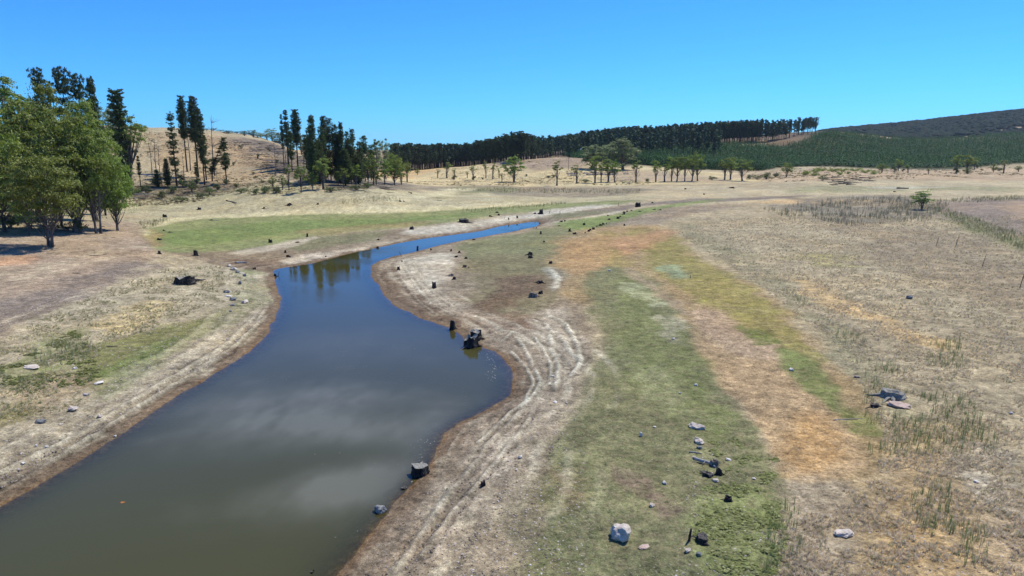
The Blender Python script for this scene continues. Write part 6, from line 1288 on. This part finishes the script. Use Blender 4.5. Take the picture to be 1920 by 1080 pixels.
ln = spread([[(1740,388),(1780,392),(1850,418),(1960,455),(2100,500),(2100,520),(1920,470),(1800,425)], [(1740,378),(1800,372),(1960,366),(1960,374),(1800,380)], [(640,378),(700,370),(750,372),(750,379),(640,384)], [(820,352),(960,352),(1200,356),(1200,364),(960,362)], [(840,396),(960,388),(1060,380),(1060,383),(900,398)], [(255,418),(310,410),(320,414),(270,430)]], 3600, 100, 400)
lay('reed_lines', TH_, ln, .3, .65, 1.0, [(.20,.23,.11),(.24,.26,.14),(.18,.18,.11)], M['plants'], 'lines of olive reeds marking old water edges', 'reeds')
hb = np.concatenate([spread([[(430,262),(560,290),(640,325),(600,338),(520,322),(430,300)]], 1200, 190, 520)]+[clump(spread([[(215,250),(430,262),(520,300),(620,345),(560,365),(440,365),(220,390)], [(740,340),(860,315),(1000,300),(1080,300),(1200,325),(1200,342),(1000,345)], [(440,360),(640,352),(700,356),(560,372)]], 9000, 190, 620, 1.2), 14, .0, 16)])
lay('hill_tussocks', PD, hb, .3, .65, .55, [(.34,.27,.17),(.20,.17,.11),(.14,.14,.07),(.12,.12,.07)], M['plants_dry'], 'dry tussocks dotted over the hill slopes', 'tussocks')
sb = clump(spread([[(1400,322),(1560,312),(1920,312),(1920,330),(1700,336),(1500,342),(1400,338)], [(740,340),(1040,332),(1220,340),(1220,346),(1000,348)]], 2600, 300, 700), 16, .05, 17)
lay('flat_scrub', PD, sb, .5, 1.3, .6, [(.14,.13,.07),(.20,.17,.11),(.11,.12,.06),(.24,.2,.13)], M['plants'], 'low scrub dotted over the far flats', 'scrub')
pe = spread([[(-200,640),(0,600),(300,470),(430,490),(520,560),(440,660),(200,800),(0,920),(-200,960)]], 9000, 30, 130)
pe = np.concatenate([pe, spread([[(1290,830),(1350,850),(1420,1000),(1500,930),(1600,960),(1900,900),(2100,1200),(1250,1200)]], 2600, 26, 60), spread([[(1000,760),(960,850),(880,950),(800,1080),(1100,1100),(1100,800)]], 1500, 26, 60)])
lay('loose_stones', PB, pe, .03, .13, .7, [(.42,.37,.30),(.30,.26,.21),(.50,.46,.40),(.12,.10,.09),(.38,.31,.25)], M['stones'], 'small stones scattered over the gravelly banks', 'stones')
pd2 = spread([[(600,1200),(760,960),(860,800),(960,700),(1100,620),(1130,700),(1050,900),(1000,1200)]], 3500, 26, 90)
lay('mud_clods', PB, pd2, .03, .11, .8, [(.14,.115,.095),(.20,.17,.14),(.10,.08,.065),(.30,.26,.22)], M['stones'], 'clods of dried mud along the right shore', 'mud clods')
print('total', len(bpy.data.objects), time.time()-T0)

sc_p = []
for u, v, su, sv, k in [(915,668,14,14,60),(925,690,8,12,60),(920,705,10,8,40),(800,830,22,14,50),(790,850,14,14,40),(770,905,30,16,25),(690,1000,30,20,20),(650,860,90,60,14),(720,520,14,10,40),(740,545,12,8,30),(660,700,90,50,10)]:
    for _ in range(k):
        q_ = flat(u+rp.normal()*su*.6, v+rp.normal()*sv*.6)
        if rp.random() < .55 and shore_sdf(q_[:1], q_[1:])[0] < -.25: sc_p.append((q_[0], q_[1]))
sc_p = np.array(sc_p); dq = np.hypot(sc_p[:, 0], sc_p[:, 1])
ii = np.stack([sc_p[:, 0], sc_p[:, 1], np.zeros(len(sc_p)), (.03+.08*rp.random(len(sc_p))**2)*np.clip(dq/60, .8, 2), np.full(len(sc_p), .012), rp.random(len(sc_p))*6.28], -1)
so = obj('floating_scum', join_instances('floating_scum', PB, ii, M['stones'], rp, tints=np.array([(.34, .32, .27), (.24, .23, .18), (.15, .15, .10)])[rp.integers(3, size=len(ii))])); tag(so, 'pale flecks of scum floating along the pool edges', 'scum', kind='stuff')
# ------------------------------------------------------------------ air
HAZE = .00003
if HAZE:
    hm_, n, o = nodes('haze'); pv = N(n, 'ShaderNodeVolumePrincipled'); pv.inputs['Density'].default_value = HAZE; pv.inputs['Color'].default_value = (.72, .86, 1.0, 1); pv.inputs['Anisotropy'].default_value = .2
    n.links.new(pv.outputs[0], o.inputs['Volume'])
    X0, Y0, Z0, Z1 = 16500, 16500, -12, 420
    v = np.array([[x, y, z] for z in (Z0, Z1) for y in (-Y0, Y0) for x in (-X0, X0)], float)
    f = np.array([[0,2,3,1],[4,5,7,6],[0,1,5,4],[2,6,7,3],[0,4,6,2],[1,3,7,5]])
    hz = obj('haze', mesh_np('haze', v, [f], [hm_])); tag(hz, None, None, kind='stuff')
